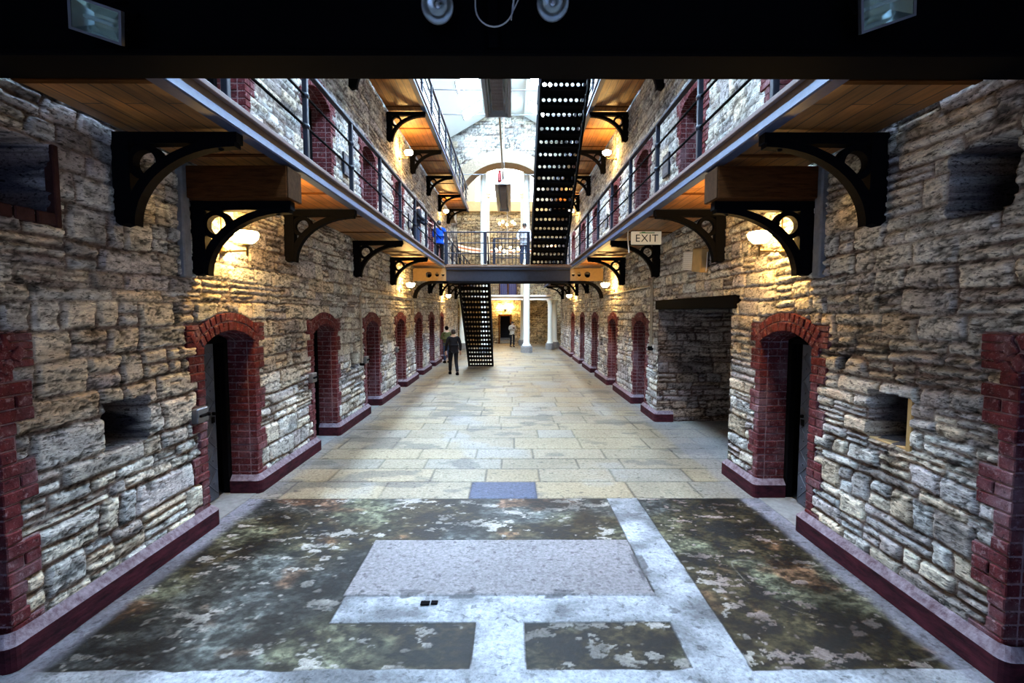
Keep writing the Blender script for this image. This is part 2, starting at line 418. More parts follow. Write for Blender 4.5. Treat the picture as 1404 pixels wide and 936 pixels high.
def grid_faces(nu, nv, keep):
    i = np.arange(nu - 1)[:, None] * nv + np.arange(nv - 1)[None, :]
    F = np.stack([i, i + nv, i + nv + 1, i + 1], -1)
    return F[keep]

def arch_top(y, y0, w, s, c):
    """height of a segmental arch intrados over [y0, y0+w]"""
    half = w / 2; rise = c - s; R = (half * half + rise * rise) / (2 * rise)
    d = np.clip(np.abs(y - y0 - half), 0, half)
    return c - R + np.sqrt(R * R - d * d)

def side_wall(name, X, sgn, seed, ground_doors, upper_doors, niches, opening=None):
    ms = Masonry(seed)
    parts = []
    doors = [(y, 0.0) for y in ground_doors] + [(y, F1) for y in upper_doors] + [(y, F2) for y in upper_doors]
    def snap(arr, vals):
        arr = arr.copy()
        for q in vals:
            k = np.argmin(np.abs(arr - q)); arr[k] = q
        return arr
    zs_lo = np.concatenate([np.arange(-.02, 4.05, .0155), [4.06]])
    zs_lo2 = np.concatenate([np.arange(-.02, 4.05, .024), [4.06]])
    zs_up = np.concatenate([[4.06], np.arange(4.1, 12.3, .036)])
    ys_a = np.arange(2.6, 9.3, .0155); ys_b = np.concatenate([[ys_a[-1]], np.arange(ys_a[-1] + .03, YE, .036)])
    ys_u = np.concatenate([np.arange(2.0, 10, .032), np.arange(10, YG + .6, .05)])
    ys_n = np.arange(-4.2, 2.62, .08); ys_n[-1] = 2.6
    ys_up_n = np.arange(-4.2, 2.05, .2); ys_up_n[-1] = 2.0
    ed = [q for y, z in doors for q in (y, y + DW)] + ([opening[0], opening[1]] if opening else [])
    sets = [(ys_n, np.arange(-.02, 4.1, .06)), (ys_a, zs_lo), (ys_b, zs_lo2), (ys_up_n, np.arange(4.06, 12.4, .2)), (ys_u, zs_up)]
    Vs, Fs, Cs, off = [], [], [], 0
    for ys, zs in sets:
        ys = snap(ys, [q for q in ed if ys[0] < q < ys[-1]])
        zs = snap(zs, [q for q in ([opening[2]] if opening else []) if zs[0] < q < zs[-1]])
        U, W = np.meshgrid(ys, zs, indexing='ij')
        h, c = ms(U, W)
        for (y, zb) in doors:      # dressed back behind the brick surrounds
            zz = W - zb; cH = DS / int(DS / .089)
            ext = np.where((np.floor(zz / cH).astype(int) // 3) % 2 == 0, .238, .118)
            d = (U > y - ext) & (U < y + DW + ext) & (zz > -.05) & (zz < DS)
            Ra = (DW * DW / 4 + (DC - DS) ** 2) / (2 * (DC - DS))
            d |= (np.hypot(U - y - DW / 2, zz - (DC - Ra)) < Ra + .22) & (zz >= DS) & (np.abs(U - y - DW / 2) < .74)
            d |= (zz >= DS) & (zz < DS + .24) & (U > y - .26) & (U < y + DW + .26)
            d = d.astype(float); c = mix(c, np.array([.30, .19, .20]) * (.5 + 1.0 * fbm(U * 8, W * 11, seed + 43, 4))[..., None], d)
            h = h * (1 - d) - .02 * d
        for (y0, y1, z0, z1, dep) in niches:
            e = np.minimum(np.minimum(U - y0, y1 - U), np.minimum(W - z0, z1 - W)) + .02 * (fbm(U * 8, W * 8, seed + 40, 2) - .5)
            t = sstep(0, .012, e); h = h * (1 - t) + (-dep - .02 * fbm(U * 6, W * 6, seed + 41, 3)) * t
            c = mix(c, np.array([.065, .06, .07]) * (.4 + 1.2 * fbm(U * 7, W * 9, seed + 42, 4))[..., None], sstep(-.012, .004, e))  # shade of the recess put into the colour inside each niche
        X_ = X + sgn * h
        V = np.stack([X_, U, W], -1).reshape(-1, 3)
        uc = (U[:-1, :-1] + U[1:, 1:]) / 2; wc = (W[:-1, :-1] + W[1:, 1:]) / 2
        keep = np.ones(uc.shape, bool)
        for (y, zb) in doors:
            keep &= ~((uc > y) & (uc < y + DW) & (wc > zb - .05) & (wc < zb + arch_top(uc, y, DW, DS, DC) + .05))
        if opening: keep &= ~((uc > opening[0]) & (uc < opening[1]) & (wc < opening[2]))
        F = grid_faces(len(ys), len(zs), keep) + off
        if sgn > 0: pass
        else: F = F[:, ::-1]
        Vs.append(V); Fs.append(F); Cs.append(c.reshape(-1, 3)); off += len(V)
    o = big_mesh(name, np.concatenate(Vs), np.concatenate(Fs), np.concatenate(Cs), M['stone'])
    # solid core behind the face keeps outside light out
    return o

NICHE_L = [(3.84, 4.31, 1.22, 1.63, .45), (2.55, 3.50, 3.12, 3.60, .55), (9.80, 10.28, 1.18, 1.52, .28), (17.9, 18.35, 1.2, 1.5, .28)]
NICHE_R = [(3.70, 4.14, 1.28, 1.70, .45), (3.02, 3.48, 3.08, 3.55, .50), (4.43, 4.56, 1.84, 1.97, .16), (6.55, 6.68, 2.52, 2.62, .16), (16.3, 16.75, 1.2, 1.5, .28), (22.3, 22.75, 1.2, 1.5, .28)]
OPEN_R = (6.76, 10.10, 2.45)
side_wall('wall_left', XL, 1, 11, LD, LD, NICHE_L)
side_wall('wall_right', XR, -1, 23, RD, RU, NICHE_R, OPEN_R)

def plain_masonry(name, seed, p0, du, dv, nu, nv, normal, su, sv, grain=1.3, bright=1.0, keepf=None, tint=None, kind='structure', parent=None):
    """a masonry face: p0 + u*du + v*dv over su x sv metres"""
    ms = Masonry(seed, vmax=sv + 16, grain=grain, bright=bright)
    us = np.linspace(0, su, nu); vs = np.linspace(0, sv, nv)
    U, W = np.meshgrid(us, vs, indexing='ij'); h, c = ms(U, W)
    if tint is not None: c = np.clip(c * np.array(tint), 0, .85)
    P = np.array(p0)[None, None] + U[..., None] * np.array(du) + W[..., None] * np.array(dv) + h[..., None] * np.array(normal)
    uc = (U[:-1, :-1] + U[1:, 1:]) / 2; wc = (W[:-1, :-1] + W[1:, 1:]) / 2
    keep = np.ones(uc.shape, bool) if keepf is None else keepf(uc, wc)
    F = grid_faces(nu, nv, keep)
    return big_mesh(name, P.reshape(-1, 3), F, c.reshape(-1, 3), M['stone'], parent, kind)

# wide opening in the right wall: passage behind it
plain_masonry('wall_passage_far', 31, (XR - .02, OPEN_R[1], 0), (1, 0, 0), (0, 0, 1), 150, 130, (0, -1, 0), 3.2, 2.5, 1.0, .8, tint=(.85, .78, .82))
plain_masonry('wall_passage_back', 32, (XR + 3.1, OPEN_R[0] - .1, 0), (0, 1, 0), (0, 0, 1), 60, 45, (-1, 0, 0), 3.6, 2.5, 1.2, .8)
plain_masonry('wall_passage_near', 33, (XR - .01, OPEN_R[0], 0), (1, 0, 0), (0, 0, 1), 60, 60, (0, 1, 0), 3.2, 2.5, 1.0, .9)
b = MB(); b.box(XR + .1, XR + 3.2, OPEN_R[0] - .1, OPEN_R[1] + .1, OPEN_R[2], OPEN_R[2] + .1); o = b.build('ceiling_passage', M['deep']); o['kind'] = 'structure'

# ---------------------------------------------------------------- floor
def floor_patch(xs, ys):
    Xg, Yg = np.meshgrid(xs, ys, indexing='ij')
    # --- far: sandstone flags in courses across the corridor
    rnd = random.Random(5)
    cb = [-5.0]
    while cb[-1] < 5.87 - .5: cb.append(cb[-1] + rnd.uniform(.5, .8))
    cb[-1] = 5.87; cb.append(6.47); cb.append(7.02)
    while cb[-1] < 40: cb.append(cb[-1] + rnd.choice([.48, .55, .62, .72, .8]))
    cb = np.array(cb)
    Yw = Yg + .02 * (fbm(Xg * .7, Yg * .7, 3, 2) - .5)
    ci = np.clip(np.searchsorted(cb, Yw) - 1, 0, len(cb) - 2)
    u0 = np.zeros(Xg.shape); u1 = np.zeros(Xg.shape); ji = np.zeros(Xg.shape)
    for c in np.unique(ci):
        r = random.Random(100 + int(c)); js = [-8 + r.uniform(0, 1)]
        while js[-1] < 9: js.append(js[-1] + r.choice([.7, .95, 1.2, 1.6]))
        if abs(cb[c] - 5.87) < 1e-6: js = [-8, -4.2, -3.0, -1.72, -.545, .345, 1.62, 2.5, 9]
        if abs(cb[c] - 6.47) < 1e-6: js = [-8, -4, -2.6, -1.15, -.36, .42, 1.5, 2.6, 9]
        js = np.array(js); mk = ci == c
        k = np.clip(np.searchsorted(js, Xg[mk]) - 1, 0, len(js) - 2); ji[mk] = k; u0[mk] = js[k]; u1[mk] = js[k + 1]
    e = np.minimum(np.minimum(Xg - u0, u1 - Xg), np.minimum(Yw - cb[ci], cb[ci + 1] - Yw))
    r1 = _hash(ci.astype(float), ji, 41); r2 = _hash(ci.astype(float), ji, 42)
    pal = np.array([[.50, .41, .27], [.47, .405, .295], [.52, .44, .30], [.46, .425, .35], [.49, .43, .315]])
    col = pal[(r1 * 4.99).astype(int)] * (.90 + .18 * r2)[..., None]
    col = col * (.80 + .38 * fbm(Xg * 1.6, Yg * 2.6, 43, 5))[..., None]
    st = sstep(.60, .70, fbm(Xg * 1.3 + 5, Yg * 2.2, 44, 4)); col = mix(col, np.array([.15, .14, .14]), st * .6)
    pl = sstep(.58, .72, fbm(Xg * .9, Yg * .9, 45, 4)); col = mix(col, np.array([.50, .52, .52]), pl * .4)
    slab = (ci == np.searchsorted(cb, 6.0) - 1) & (Xg > -.545) & (Xg < .345)
    sp = fbm(Xg * 40, Yg * 40, 46, 2)
    col = np.where(slab[..., None], np.array([.11, .135, .22]) * (.65 + .7 * sp)[..., None], col)
    gapw = .008 + .006 * vnoise(Xg * 2, Yg * 2, 47)
    jt = sstep(gapw * .6, gapw + .012, e); vis = .35 + .65 * vnoise(Xg * 1.2, Yg * 1.2, 48)
    col = col * (1 - .72 * (1 - jt) * vis)[..., None]
    z = -.006 * (1 - jt) + .003 * (r2 - .5) + .003 * (fbm(Xg * 3, Yg * 3, 49, 3) - .5)
    # --- near: old painted floor, patched with concrete
    wob = .03 * (fbm(Xg * 4, Yg * 4, 50, 4) - .5)
    n1 = fbm(Xg * 1.1, Yg * 1.3, 51, 5); n2 = fbm(Xg * 2.3 + 4, Yg * 3.2, 52, 5); n3 = fbm(Xg * .8 + 9, Yg * 1.0, 53, 3)
    dk = mix(np.array([.045, .036, .018]) * np.ones(Xg.shape + (3,)), np.array([.125, .128, .082]), sstep(.44, .66, n1))
    dk = mix(dk, np.array([.085, .095, .095]), sstep(.52, .66, n3) * .8)
    dk = mix(dk, np.array([.22, .115, .06]), sstep(.62, .74, fbm(Xg * 1.5 + 20, Yg * 1.9, 54, 4)) * .7)
    dk = dk * (.35 + 1.3 * sstep(.3, .7, n2))[..., None] * (.45 + 1.1 * sstep(.3, .7, fbm(Xg * 7, Yg * 10, 71, 5)))[..., None]
    dk = dk * (.45 + 1.1 * sstep(.32, .68, fbm(Xg * 20, Yg * 30, 73, 4)))[..., None]
    fl = fbm(Xg * 5.0, Yg * 9, 55, 7) + .10 * (vnoise(Xg * 55, Yg * 70, 72) - .5)
    zn_ = sstep(.42, .62, fbm(Xg * .9 + 3, Yg * 1.1 + 1, 56, 4))
    topb = sstep(4.7, 5.0, Yg) * sstep(-1.9, -1.2, Xg) * (Xg < 1.22)
    rgt = sstep(1.66, 1.9, Xg) * (1 - sstep(2.6, 3.0, Xg) * .6)
    zone = -.03 + .05 * zn_ + .05 * topb + .065 * rgt * (.3 + .7 * zn_) + .05 * (Xg > .1) * (Xg < 1.22) * (Yg < 3.5)
    fm = sstep(.665 - zone, .69 - zone, fl)
    fm = np.maximum(fm, sstep(.78, .83, fbm(Xg * 12, Yg * 17, 57, 2)) * .8)
    flc = mix(np.array([.56, .52, .47]) * np.ones(Xg.shape + (3,)), np.array([.34, .255, .23]), rgt * .9)
    dk = mix(dk, flc * (.45 + 1.0 * sstep(.3, .7, n2))[..., None], fm * .85)
    rid = 1 - np.abs(2 * fbm(Xg * .55 + .3 * Yg, Yg * .6, 58, 3) - 1)
    dk = mix(dk, np.array([.40, .38, .33]), sstep(.9915, .999, rid) * .5 * sstep(.4, .6, n2))
    cl = sstep(.28, .72, fbm(Xg * 2.4, Yg * 2.8, 59, 6))
    pale = np.array([.58, .61, .66]) * (.40 + 1.0 * cl)[..., None]
    def rect(x0, x1, y0, y1, w=1.0):
        d = np.minimum(np.minimum(Xg - x0, x1 - Xg), np.minimum(Yg - y0, y1 - Yg)) + wob * w
        return d
    tr = rect(1.235, 1.63, 2.9, 5.95, .8)
    tr = np.maximum(tr, rect(-1.40, 1.30, 3.47, 3.86, .9))
    tr = np.maximum(tr, rect(-.27, .105, 2.9, 3.6, 1.0))
    tr = np.maximum(tr, rect(-9, 9, -9, 2.99, 1.4))
    k = sstep(-.006, .008, tr)
    near = mix(dk, pale, k)
    near = near * (1 - .55 * np.exp(-(tr / .012) ** 2) * (k < .9))[..., None]
    rc = rect(-1.42, 1.225, 3.81, 4.775, .35)
    sp2 = fbm(Xg * 55, Yg * 55, 60, 2); conc = np.array([.44, .415, .435]) * (.62 + .5 * sp2 + .3 * (fbm(Xg * 2, Yg * 2, 61, 3) - .3))[..., None]
    kr = sstep(-.004, .006, rc)
    near = mix(near, conc, kr); near = near * (1 - .5 * np.exp(-(rc / .010) ** 2) * (kr < .9))[..., None]
    chip = sstep(.60, .66, fbm(Xg * 5, Yg * 7, 62, 3)) * (np.abs(Yg - 3.83) < .06) * (np.abs(Xg) < 1.3)
    chip = np.maximum(chip, sstep(.5, .6, fbm(Xg * 6, Yg * 5, 63, 3)) * (np.abs(Xg - 1.24) < .06) * (Yg > 3.7) * (Yg < 4.5))
    near = mix(near, np.array([.14, .14, .15]), chip * .8)
    # cement fillet along the skirtings
    dw = np.minimum(Xg - (XL + .08), (XR - .08) - Xg)
    fil = (1 - sstep(.10, .22, dw + .07 * (fbm(Xg * 3, Yg * 2.4, 64, 3) - .5)))
    near = mix(near, np.array([.42, .42, .50]) * (.7 + .6 * cl)[..., None], fil * .85)
    isn = (Yg < 5.87)[..., None]
    col = np.where(isn, near, mix(col, np.array([.38, .38, .42]), fil * .45))
    zn = .006 * k + .010 * kr + .003 * fm + .002 * (n2 - .5) - .006 * chip
    z = np.where(Yg < 5.87, zn, z + .004)
    dens = np.clip(col * np.where(Yg < 5.87, .40, .47)[..., None], .006, .8)
    return np.stack([Xg, Yg, z - .006], -1), dens

Vs, Fs, Cs, off = [], [], [], 0
for xs, ys in [(np.linspace(-3.6, 3.4, 60), np.linspace(-4.2, 2.6, 60)),
               (np.arange(-3.75, 3.55, .0098), np.concatenate([np.arange(2.6, 5.869, .0098), [5.869]])),
               (np.arange(-3.75, 3.55, .0165), np.concatenate([np.arange(5.869, 13, .0145), [13.0]])),
               (np.arange(3.5, 6.5, .04), np.arange(6.6, 10.2, .04)),
               (np.linspace(-3.75, 3.55, 150), np.linspace(13.0, YB + .1, 520)),
               (np.linspace(-8, -3.75, 40), np.linspace(YE - .1, YB + .1, 60)), (np.linspace(3.55, 8, 40), np.linspace(YE - .1, YB + .1, 60))]:
    P, C = floor_patch(xs, ys)
    F = grid_faces(len(xs), len(ys), np.ones((len(xs) - 1, len(ys) - 1), bool)) + off
    Vs.append(P.reshape(-1, 3)); Fs.append(F); Cs.append(C.reshape(-1, 3)); off += P.shape[0] * P.shape[1]
big_mesh('floor', np.concatenate(Vs), np.concatenate(Fs), np.concatenate(Cs), M['floor'])

# ---------------------------------------------------------------- skirtings
def skirting(name, X, sgn, doors, gaps):
    edges = []
    y = 2.2
    cuts = sorted([(d, d + DW) for d in doors] + gaps)
    for a, b_ in cuts:
        if a > y: edges.append((y, a))
        y = b_
    edges.append((y, YE))
    red = MB(); cap = MB()
    T, H = .085, .17
    for k, (a, b_) in enumerate(edges):
        # path of the foot: out of the reveal, along the wall, into the next reveal, with rounded noses
        def path(t):
            p = []
            r = .07
            p.append((-.32, a - t)); 
            for q in range(5):
                an = PI / 2 * q / 4; p.append((t - r + r * math.sin(an), a - t + r - r * math.cos(an)))
            for q in range(5):
                an = PI / 2 * q / 4; p.append((t - r + r * math.cos(an), b_ + t - r + r * math.sin(an)))
            p.append((-.32, b_ + t))
            return [(X + sgn * u, yy) for u, yy in p]
        foot = path(T); top = path(.03)
        n = len(foot)
        vs = [(x, yy, 0) for x, yy in foot] + [(x, yy, H) for x, yy in foot]
        red.add(vs, [(i, i + 1, n + i + 1, n + i) for i in range(n - 1)])
        vs = [(x, yy, H) for x, yy in foot] + [(x, yy, H + .07) for x, yy in top]
        cap.add(vs, [(i, i + 1, n + i + 1, n + i) for i in range(n - 1)])
    root = red.build(name, M['red_paint']); root['kind'] = 'structure'
    cap.build('skirting_chamfer', M['grey_paint'], root)
    return root
skirting('baseboard_left', XL, 1, LD, [])
skirting('baseboard_right', XR, -1, RD, [(OPEN_R[0], OPEN_R[1])])

# ---------------------------------------------------------------- cell doorways
def doorway_mesh(level, dark):
    """local frame: +x out of the wall, y 0..DW along it, z up"""
    rnd = random.Random(77 + level)
    B = MB(); MT = MB()
    ch, jt = .078, .011
    half = DW / 2; rise = DC - DS; R = (half * half + rise * rise) / (2 * rise); cz = DC - R
    nC = int(DS / (ch + jt))
    cH = DS / nC
    for side in (0, 1):
        for i in range(nC):
            z0 = i * cH; z1 = z0 + cH - jt
            long_ = (i // 3) % 2 == 0
            L = .235 if long_ else .115
            J = lambda q: rnd.uniform(-q, q)
            px = .018 + J(.006)
            if side == 0: a, b_ = -L + J(.012), 0.0
            else: a, b_ = DW, DW + L + J(.012)
            # face brick(s)
            segs = [(a, b_)] if L < .2 else ([(a, a + (b_ - a) * .5 - .005), (a + (b_ - a) * .5 + .005, b_)] if i % 2 else [(a, b_)])
            for p, q in segs: B.box(-.08, px, p, q, z0, z1, ch=.007)
            # reveal bricks behind the face brick
            yy = (-.05, J(.004)) if side == 0 else (DW - J(.004), DW + .05)
            if i % 2: B.box(-.235, -.09, yy[0], yy[1], z0, z1, ch=.006); B.box(-.36, -.245, yy[0], yy[1], z0, z1, ch=.006)
            else: B.box(-.36, -.09, yy[0], yy[1], z0, z1, ch=.006)
    # voussoirs: two rings, running through the reveal
    a0 = math.asin(half / R) + .12
    for ring, (r0, r1) in enumerate([(R, R + .105), (R + .115, R + .215)]):
        n = int(2 * a0 * r0 / .085)
        for k in range(n):
            am = -a0 + 2 * a0 * (k + .5) / n
            w = 2 * a0 * r0 / n - jt
            m = Matrix.Translation((0, half, cz)) @ Matrix.Rotation(-am, 4, 'X')
            px = .02 + rnd.uniform(-.006, .008)
            B.box(-.12, px, -w / 2, w / 2, r0 + .003, r1, m, ch=.007)
            if ring == 0:
                B.box(-.24, -.13, -w / 2, w / 2, r0 + rnd.uniform(0, .004), r1, m, ch=.006); B.box(-.36, -.25, -w / 2, w / 2, r0 + rnd.uniform(0, .004), r1, m, ch=.006)
    for s_, y0, y1 in ((0, -.25, -.34 + .36), (1, DW - .02, DW + .25)):   # shoulder bricks beside the springing
        for i in range(4):
            yy0, yy1 = (-.26, -.02 - .015 * i) if s_ == 0 else (DW + .02 + .015 * i, DW + .26)
            B.box(-.08, .016 + rnd.uniform(-.005, .005), yy0, yy1, DS + i * .06, DS + i * .06 + .05, ch=.006)
    # mortar bed
    MT.box(-.36, .004, -.115, -.006, 0, DS + .05); MT.box(-.36, .004, DW + .006, DW + .115, 0, DS + .05)
    for i in range(nC):
        if (i // 3) % 2 == 0:
            MT.box(-.06, .002, -.235, -.1, i * cH, (i + 1) * cH); MT.box(-.06, .002, DW + .1, DW + .235, i * cH, (i + 1) * cH)
    o_, n_ = [], []
    for k in range(25):
        am = -a0 + 2 * a0 * k / 24
        o_.append((half + (R + .21) * math.sin(am), cz + (R + .21) * math.cos(am))); n_.append((half + (R + .01) * math.sin(am), cz + (R + .01) * math.cos(am)))
    MT.strip(o_, n_, 'x', -.36, .004)
    return B, MT

def make_door(name, level, mat, flip=False):
    root = struct_empty(name)
    B, MT = doorway_mesh(level, False)
    B.build('brick_surround', mat, root); MT.build('mortar_bed', M['mortar'], root)
    # dark cell behind
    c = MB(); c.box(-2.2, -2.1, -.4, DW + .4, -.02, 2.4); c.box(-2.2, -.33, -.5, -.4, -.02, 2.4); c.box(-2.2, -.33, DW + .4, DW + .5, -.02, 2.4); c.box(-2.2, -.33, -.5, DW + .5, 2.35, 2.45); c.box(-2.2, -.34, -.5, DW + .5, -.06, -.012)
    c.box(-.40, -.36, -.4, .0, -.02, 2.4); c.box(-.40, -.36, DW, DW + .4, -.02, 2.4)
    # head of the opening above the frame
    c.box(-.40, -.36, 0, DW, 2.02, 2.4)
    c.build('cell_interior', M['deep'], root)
    f = MB(); f.box(-.42, -.33, 0, .07, 0, 2.06, ch=.01); f.box(-.42, -.33, DW - .07, DW, 0, 2.06, ch=.01); f.box(-.42, -.33, 0, DW, 2.0, 2.08, ch=.01)
    f.build('door_frame', M['iron'], root)
    d = MB(); d.box(-.41, -.37, .07, .76, .02, 2.0, ch=.006)
    for r in range(13):
        z = .08 + r * .148
        for s_ in range(4):
            y = .12 + s_ * .16 + (0.07 if r % 2 else 0)
            if y < .74: d.box(-.375, -.362, y - .012, y + .012, z - .012, z + .012, ch=.004)
    for k in range(-4, 9):      # crossed diagonal straps
        for sg in (1, -1):
            z0 = .08 + k * .29; pts = []
            for t in np.linspace(0, 1, 9):
                y = .09 + .65 * t; z = z0 + sg * .62 * t + (0 if sg > 0 else .62)
                if .05 < z < 1.97: pts.append((-.366, y, z))
            if len(pts) > 1: d.tube([pts[0], pts[-1]], .006, 4)
    if flip: d.v = [(x, DW - y, z) for x, y, z in d.v]
    leaf = d.build('door_leaf', M['door'], root)
    k = MB(); k.lathe([(.001, 0), (.022, 0), (.022, .03), (.001, .035)], 10, Matrix.Translation((-.366, .69, 1.12)) @ Matrix.Rotation(PI / 2, 4, 'Y')); k.box(-.365, -.355, .66, .72, 1.0, 1.08, ch=.003)
    if flip: k.v = [(x, DW - y, z) for x, y, z in k.v]
    k.build('door_lock', M['iron'], leaf)
    t = MB(); t.box(-.42, .02, .0, DW, -.03, .006, ch=.004); t.build('threshold', M['plinth'], root)
    return root

dcount = 0
dproto = {}
for side, lists in (('L', (LD, LD, LD)), ('R', (RD, RU, RU))):
    for lev, ds in enumerate(lists):
        for k, y in enumerate(ds):
            if lev == 2 and y > 21: continue
            if lev > 0 and y < 3: continue
            dcount += 1
            key = (k % 2, side)
            if key not in dproto: r = dproto[key] = make_door('door_%d' % dcount, k % 2, M['brick'], side == 'R')
            else:
                r = copy_tree(dproto[key]); r.name = 'door_%d' % dcount
            zb = (0, F1, F2)[lev]
            # lay the local frame on the wall; the right side is the left side turned by 180 degrees
            if side == 'L': r.location = (XL, y, zb); r.rotation_euler = (0, 0, 0); r.scale = (1, 1, 1)
            else: r.location = (XR, y + DW, zb); r.rotation_euler = (0, 0, PI)
# on the right wall the far jamb faces us as well: mirror the leaf to the near side
def lock_plate(loc, side, label):
    t = thing('wall_lock', label, 'lock', loc, 0 if side > 0 else PI)
    b = MB(); b.box(-.02, .05, -.13, .06, -.08, .08, ch=.01); b.build('lock_case', M['darksteel'], t)
    b = MB(); b.box(.045, .075, -.10, .05, -.014, .014, ch=.006); b.lathe([(.02, 0), (.02, .03), (.001, .032)], 8, Matrix.Translation((.05, .03, 0)) @ Matrix.Rotation(PI / 2, 4, 'Y')); b.build('bolt', M['iron'], t)
for k, y in enumerate(LD[1:5]):
    lock_plate((XL + .03, y - .12, 1.29), 1, ['iron lock case on left wall beside the nearest full brick doorway', 'iron lock case by the second arched doorway on the left', 'iron lock case by the third arched doorway on the left', 'iron lock case by the fourth arched doorway on the left'][k])

# ---------------------------------------------------------------- timber lintel, niche frames
b = MB(); b.box(XR - .05, XR + .30, 6.62, 10.25, 2.44, 2.64, ch=.015); o = b.build('timber_lintel', M['black']); tag(o, 'long black timber lintel over the wide dark opening in the right wall', 'lintel')
b = MB(); b.box(XR - .005, XR + .30, 3.68, 3.735, 1.26, 1.72, ch=.008); b.box(XR + .02, XR + .30, 3.68, 4.15, 1.25, 1.28, ch=.006)
o = b.build('niche_frame', M['tan']); tag(o, 'weathered wooden post lining the small square recess in right wall', 'frame')
b = MB()
for i in range(6): b.box(XL - .05, XL + .03, 2.62 + i * .15, 2.755 + i * .15, 3.03, 3.12, ch=.008)
b.box(XL - .04, XL + .035, 3.50, 3.55, 3.02, 3.62, ch=.008)
o = b.build('niche_sill', M['brick_dark']); tag(o, 'dark brick sill of the upper recess at the left edge', 'sill')

# ---------------------------------------------------------------- galleries
def gallery(name, side, zu, zf, y0, y1, label):
    root = thing(name, label, 'gallery', (0, 0, 0), 0, 'timber and iron galleries along the walls')
    X = XL if side < 0 else XR; E_ = EL if side < 0 else ER
    s = 1 if side < 0 else -1
    def bx(mb, a, b_, *r, **k): mb.box(min(X + s * a, X + s * b_), max(X + s * a, X + s * b_), *r, **k)
    W_ = abs(E_ - X)
    b = MB(); bx(b, .055, W_ - .055, y0, y1, zu, zu + .05); b.build('deck', M['wood'], root)
    y = y0 + .3
    while y < y1:
        b = MB(); bx(b, .06, W_ - .06, y - .03, y + .03, zu - .014, zu, ch=.004); b.build('batten', M['beam_wood'], root); y += 1.5
    b = MB(); bx(b, .055, W_ - .05, y0, y1, zf - .03, zf); b.build('walking_surface', M['beam_wood'], root)
    b = MB(); bx(b, W_ - .055, W_ - .025, y0, y1, zu + .06, zf - .02); b.build('fascia_web', M['brown'], root)  # shade on the recessed web is put into its brown colour
    prof = [(W_ - .10, zu - .035), (W_ + .005, zu - .035), (W_ + .012, zu - .02), (W_ - .005, zu + .055), (W_ - .035, zu + .07), (W_ - .10, zu + .0)]
    b = MB(); b.prism([(X + s * p, q) for p, q in prof], 'y', y0, y1); b.build('fascia_flange', M['iron_blue'], root)
    b = MB(); bx(b, W_ - .12, W_ + .012, y0, y1, zf - .02, zf + .03, ch=.008); b.build('kerb', M['kerb'], root)
    return root
gallery('gallery', -1, Z1, F1, 2.94, YE, 'first floor gallery along the left wall with blue-grey steel edge')
gallery('gallery', 1, Z1, F1, 2.94, YE, 'first floor gallery along the right wall with blue-grey steel edge')
gallery('gallery', -1, Z2, F2, 5.0, YG - .06, 'upper gallery high on the left wall with orange boarded underside')
gallery('gallery', 1, Z2, F2, 5.0, YG - .06, 'upper gallery high on the right wall, half hidden by the stair')

def railing(side, zf, y0, y1, posts, label, group):
    E_ = (EL - .05) if side < 0 else (ER + .05)
    root = thing('gallery_railing', label, 'railing', (E_, 0, zf), 0, group)
    for y in posts:
        b = MB(); b.box(-.028, .028, y - .028, y + .028, .03, 1.03, ch=.006)
        for z in (.40, .74): b.sphere((0, y, z), .045, 8)
        b.build('post', M['rail'], root)
    b = MB(); b.box(-.035, .035, y0, y1, 1.02, 1.065, ch=.008); b.build('handrail', M['rail'], root)
    for z in (.40, .74):
        b = MB(); b.tube([(0, y0, z), (0, y1, z)], .014, 8); b.build('rail', M['iron'], root)
    return root
PL = [3.95 + 1.52 * i for i in range(8)]
railing(-1, F1, 2.96, 15.9, PL, 'dark railing on the left first floor gallery before the footbridge', 'railings of the first floor galleries')
railing(1, F1, 2.96, 15.9, [3.95 + 1.55 * i for i in range(8)], 'dark railing on the right first floor gallery before the footbridge', 'railings of the first floor galleries')
railing(-1, F1, 17.4, YE - .3, [17.4 + 1.52 * i for i in range(9)], 'left first floor railing beyond the footbridge', 'railings of the first floor galleries')
railing(1, F1, 17.4, YE - .3, [17.4 + 1.55 * i for i in range(9)], 'right first floor railing beyond the footbridge', 'railings of the first floor galleries')
railing(-1, F2, 6.0, YG - .1, [6.6 + 1.52 * i for i in range(13)], 'dark railing of the upper gallery high on the left', 'railings of the upper galleries')
railing(1, F2, 6.0, YG - .1, [6.6 + 1.52 * i for i in range(13)], 'dark railing of the upper gallery high on the right', 'railings of the upper galleries')

# ---------------------------------------------------------------- iron brackets
def make_bracket():
    root = thing('iron_bracket', '', 'bracket')
    b = MB(); b.prism([(0, 0), (.15, 0), (.15, -.62), (.115, -.76), (.045, -.78), (0, -.74)], 'y', -.055, .055); b.build('wall_post', M['iron'], root)
    b = MB(); b.prism([(.10, -.0), (1.06, -.0), (1.06, -.085), (.10, -.10)], 'y', -.05, .05)
    b.sphere((.90, 0, -.115), .028, 8); b.build('arm', M['iron'], root)
    o_, i_ = [], []
    for k in range(17):
        a = PI / 2 * k / 16
        o_.append((1.04 - .95 * math.cos(a), -.74 + .69 * math.sin(a))); i_.append((1.04 - .875 * math.cos(a), -.78 + .66 * math.sin(a)))
    b = MB(); b.strip(o_, i_, 'y', -.048, .048); b.build('curved_brace', M['iron'], root)
    o_, i_ = [], []
    for k in range(28):
        a = 2 * PI * k / 28
        o_.append((.265 + .150 * math.cos(a), -.245 + .150 * math.sin(a))); i_.append((.265 + .098 * math.cos(a), -.245 + .098 * math.sin(a)))
    b = MB(); b.strip(o_, i_, 'y', -.04, .04, closed=True); b.build('ring', M['iron'], root)
    return root
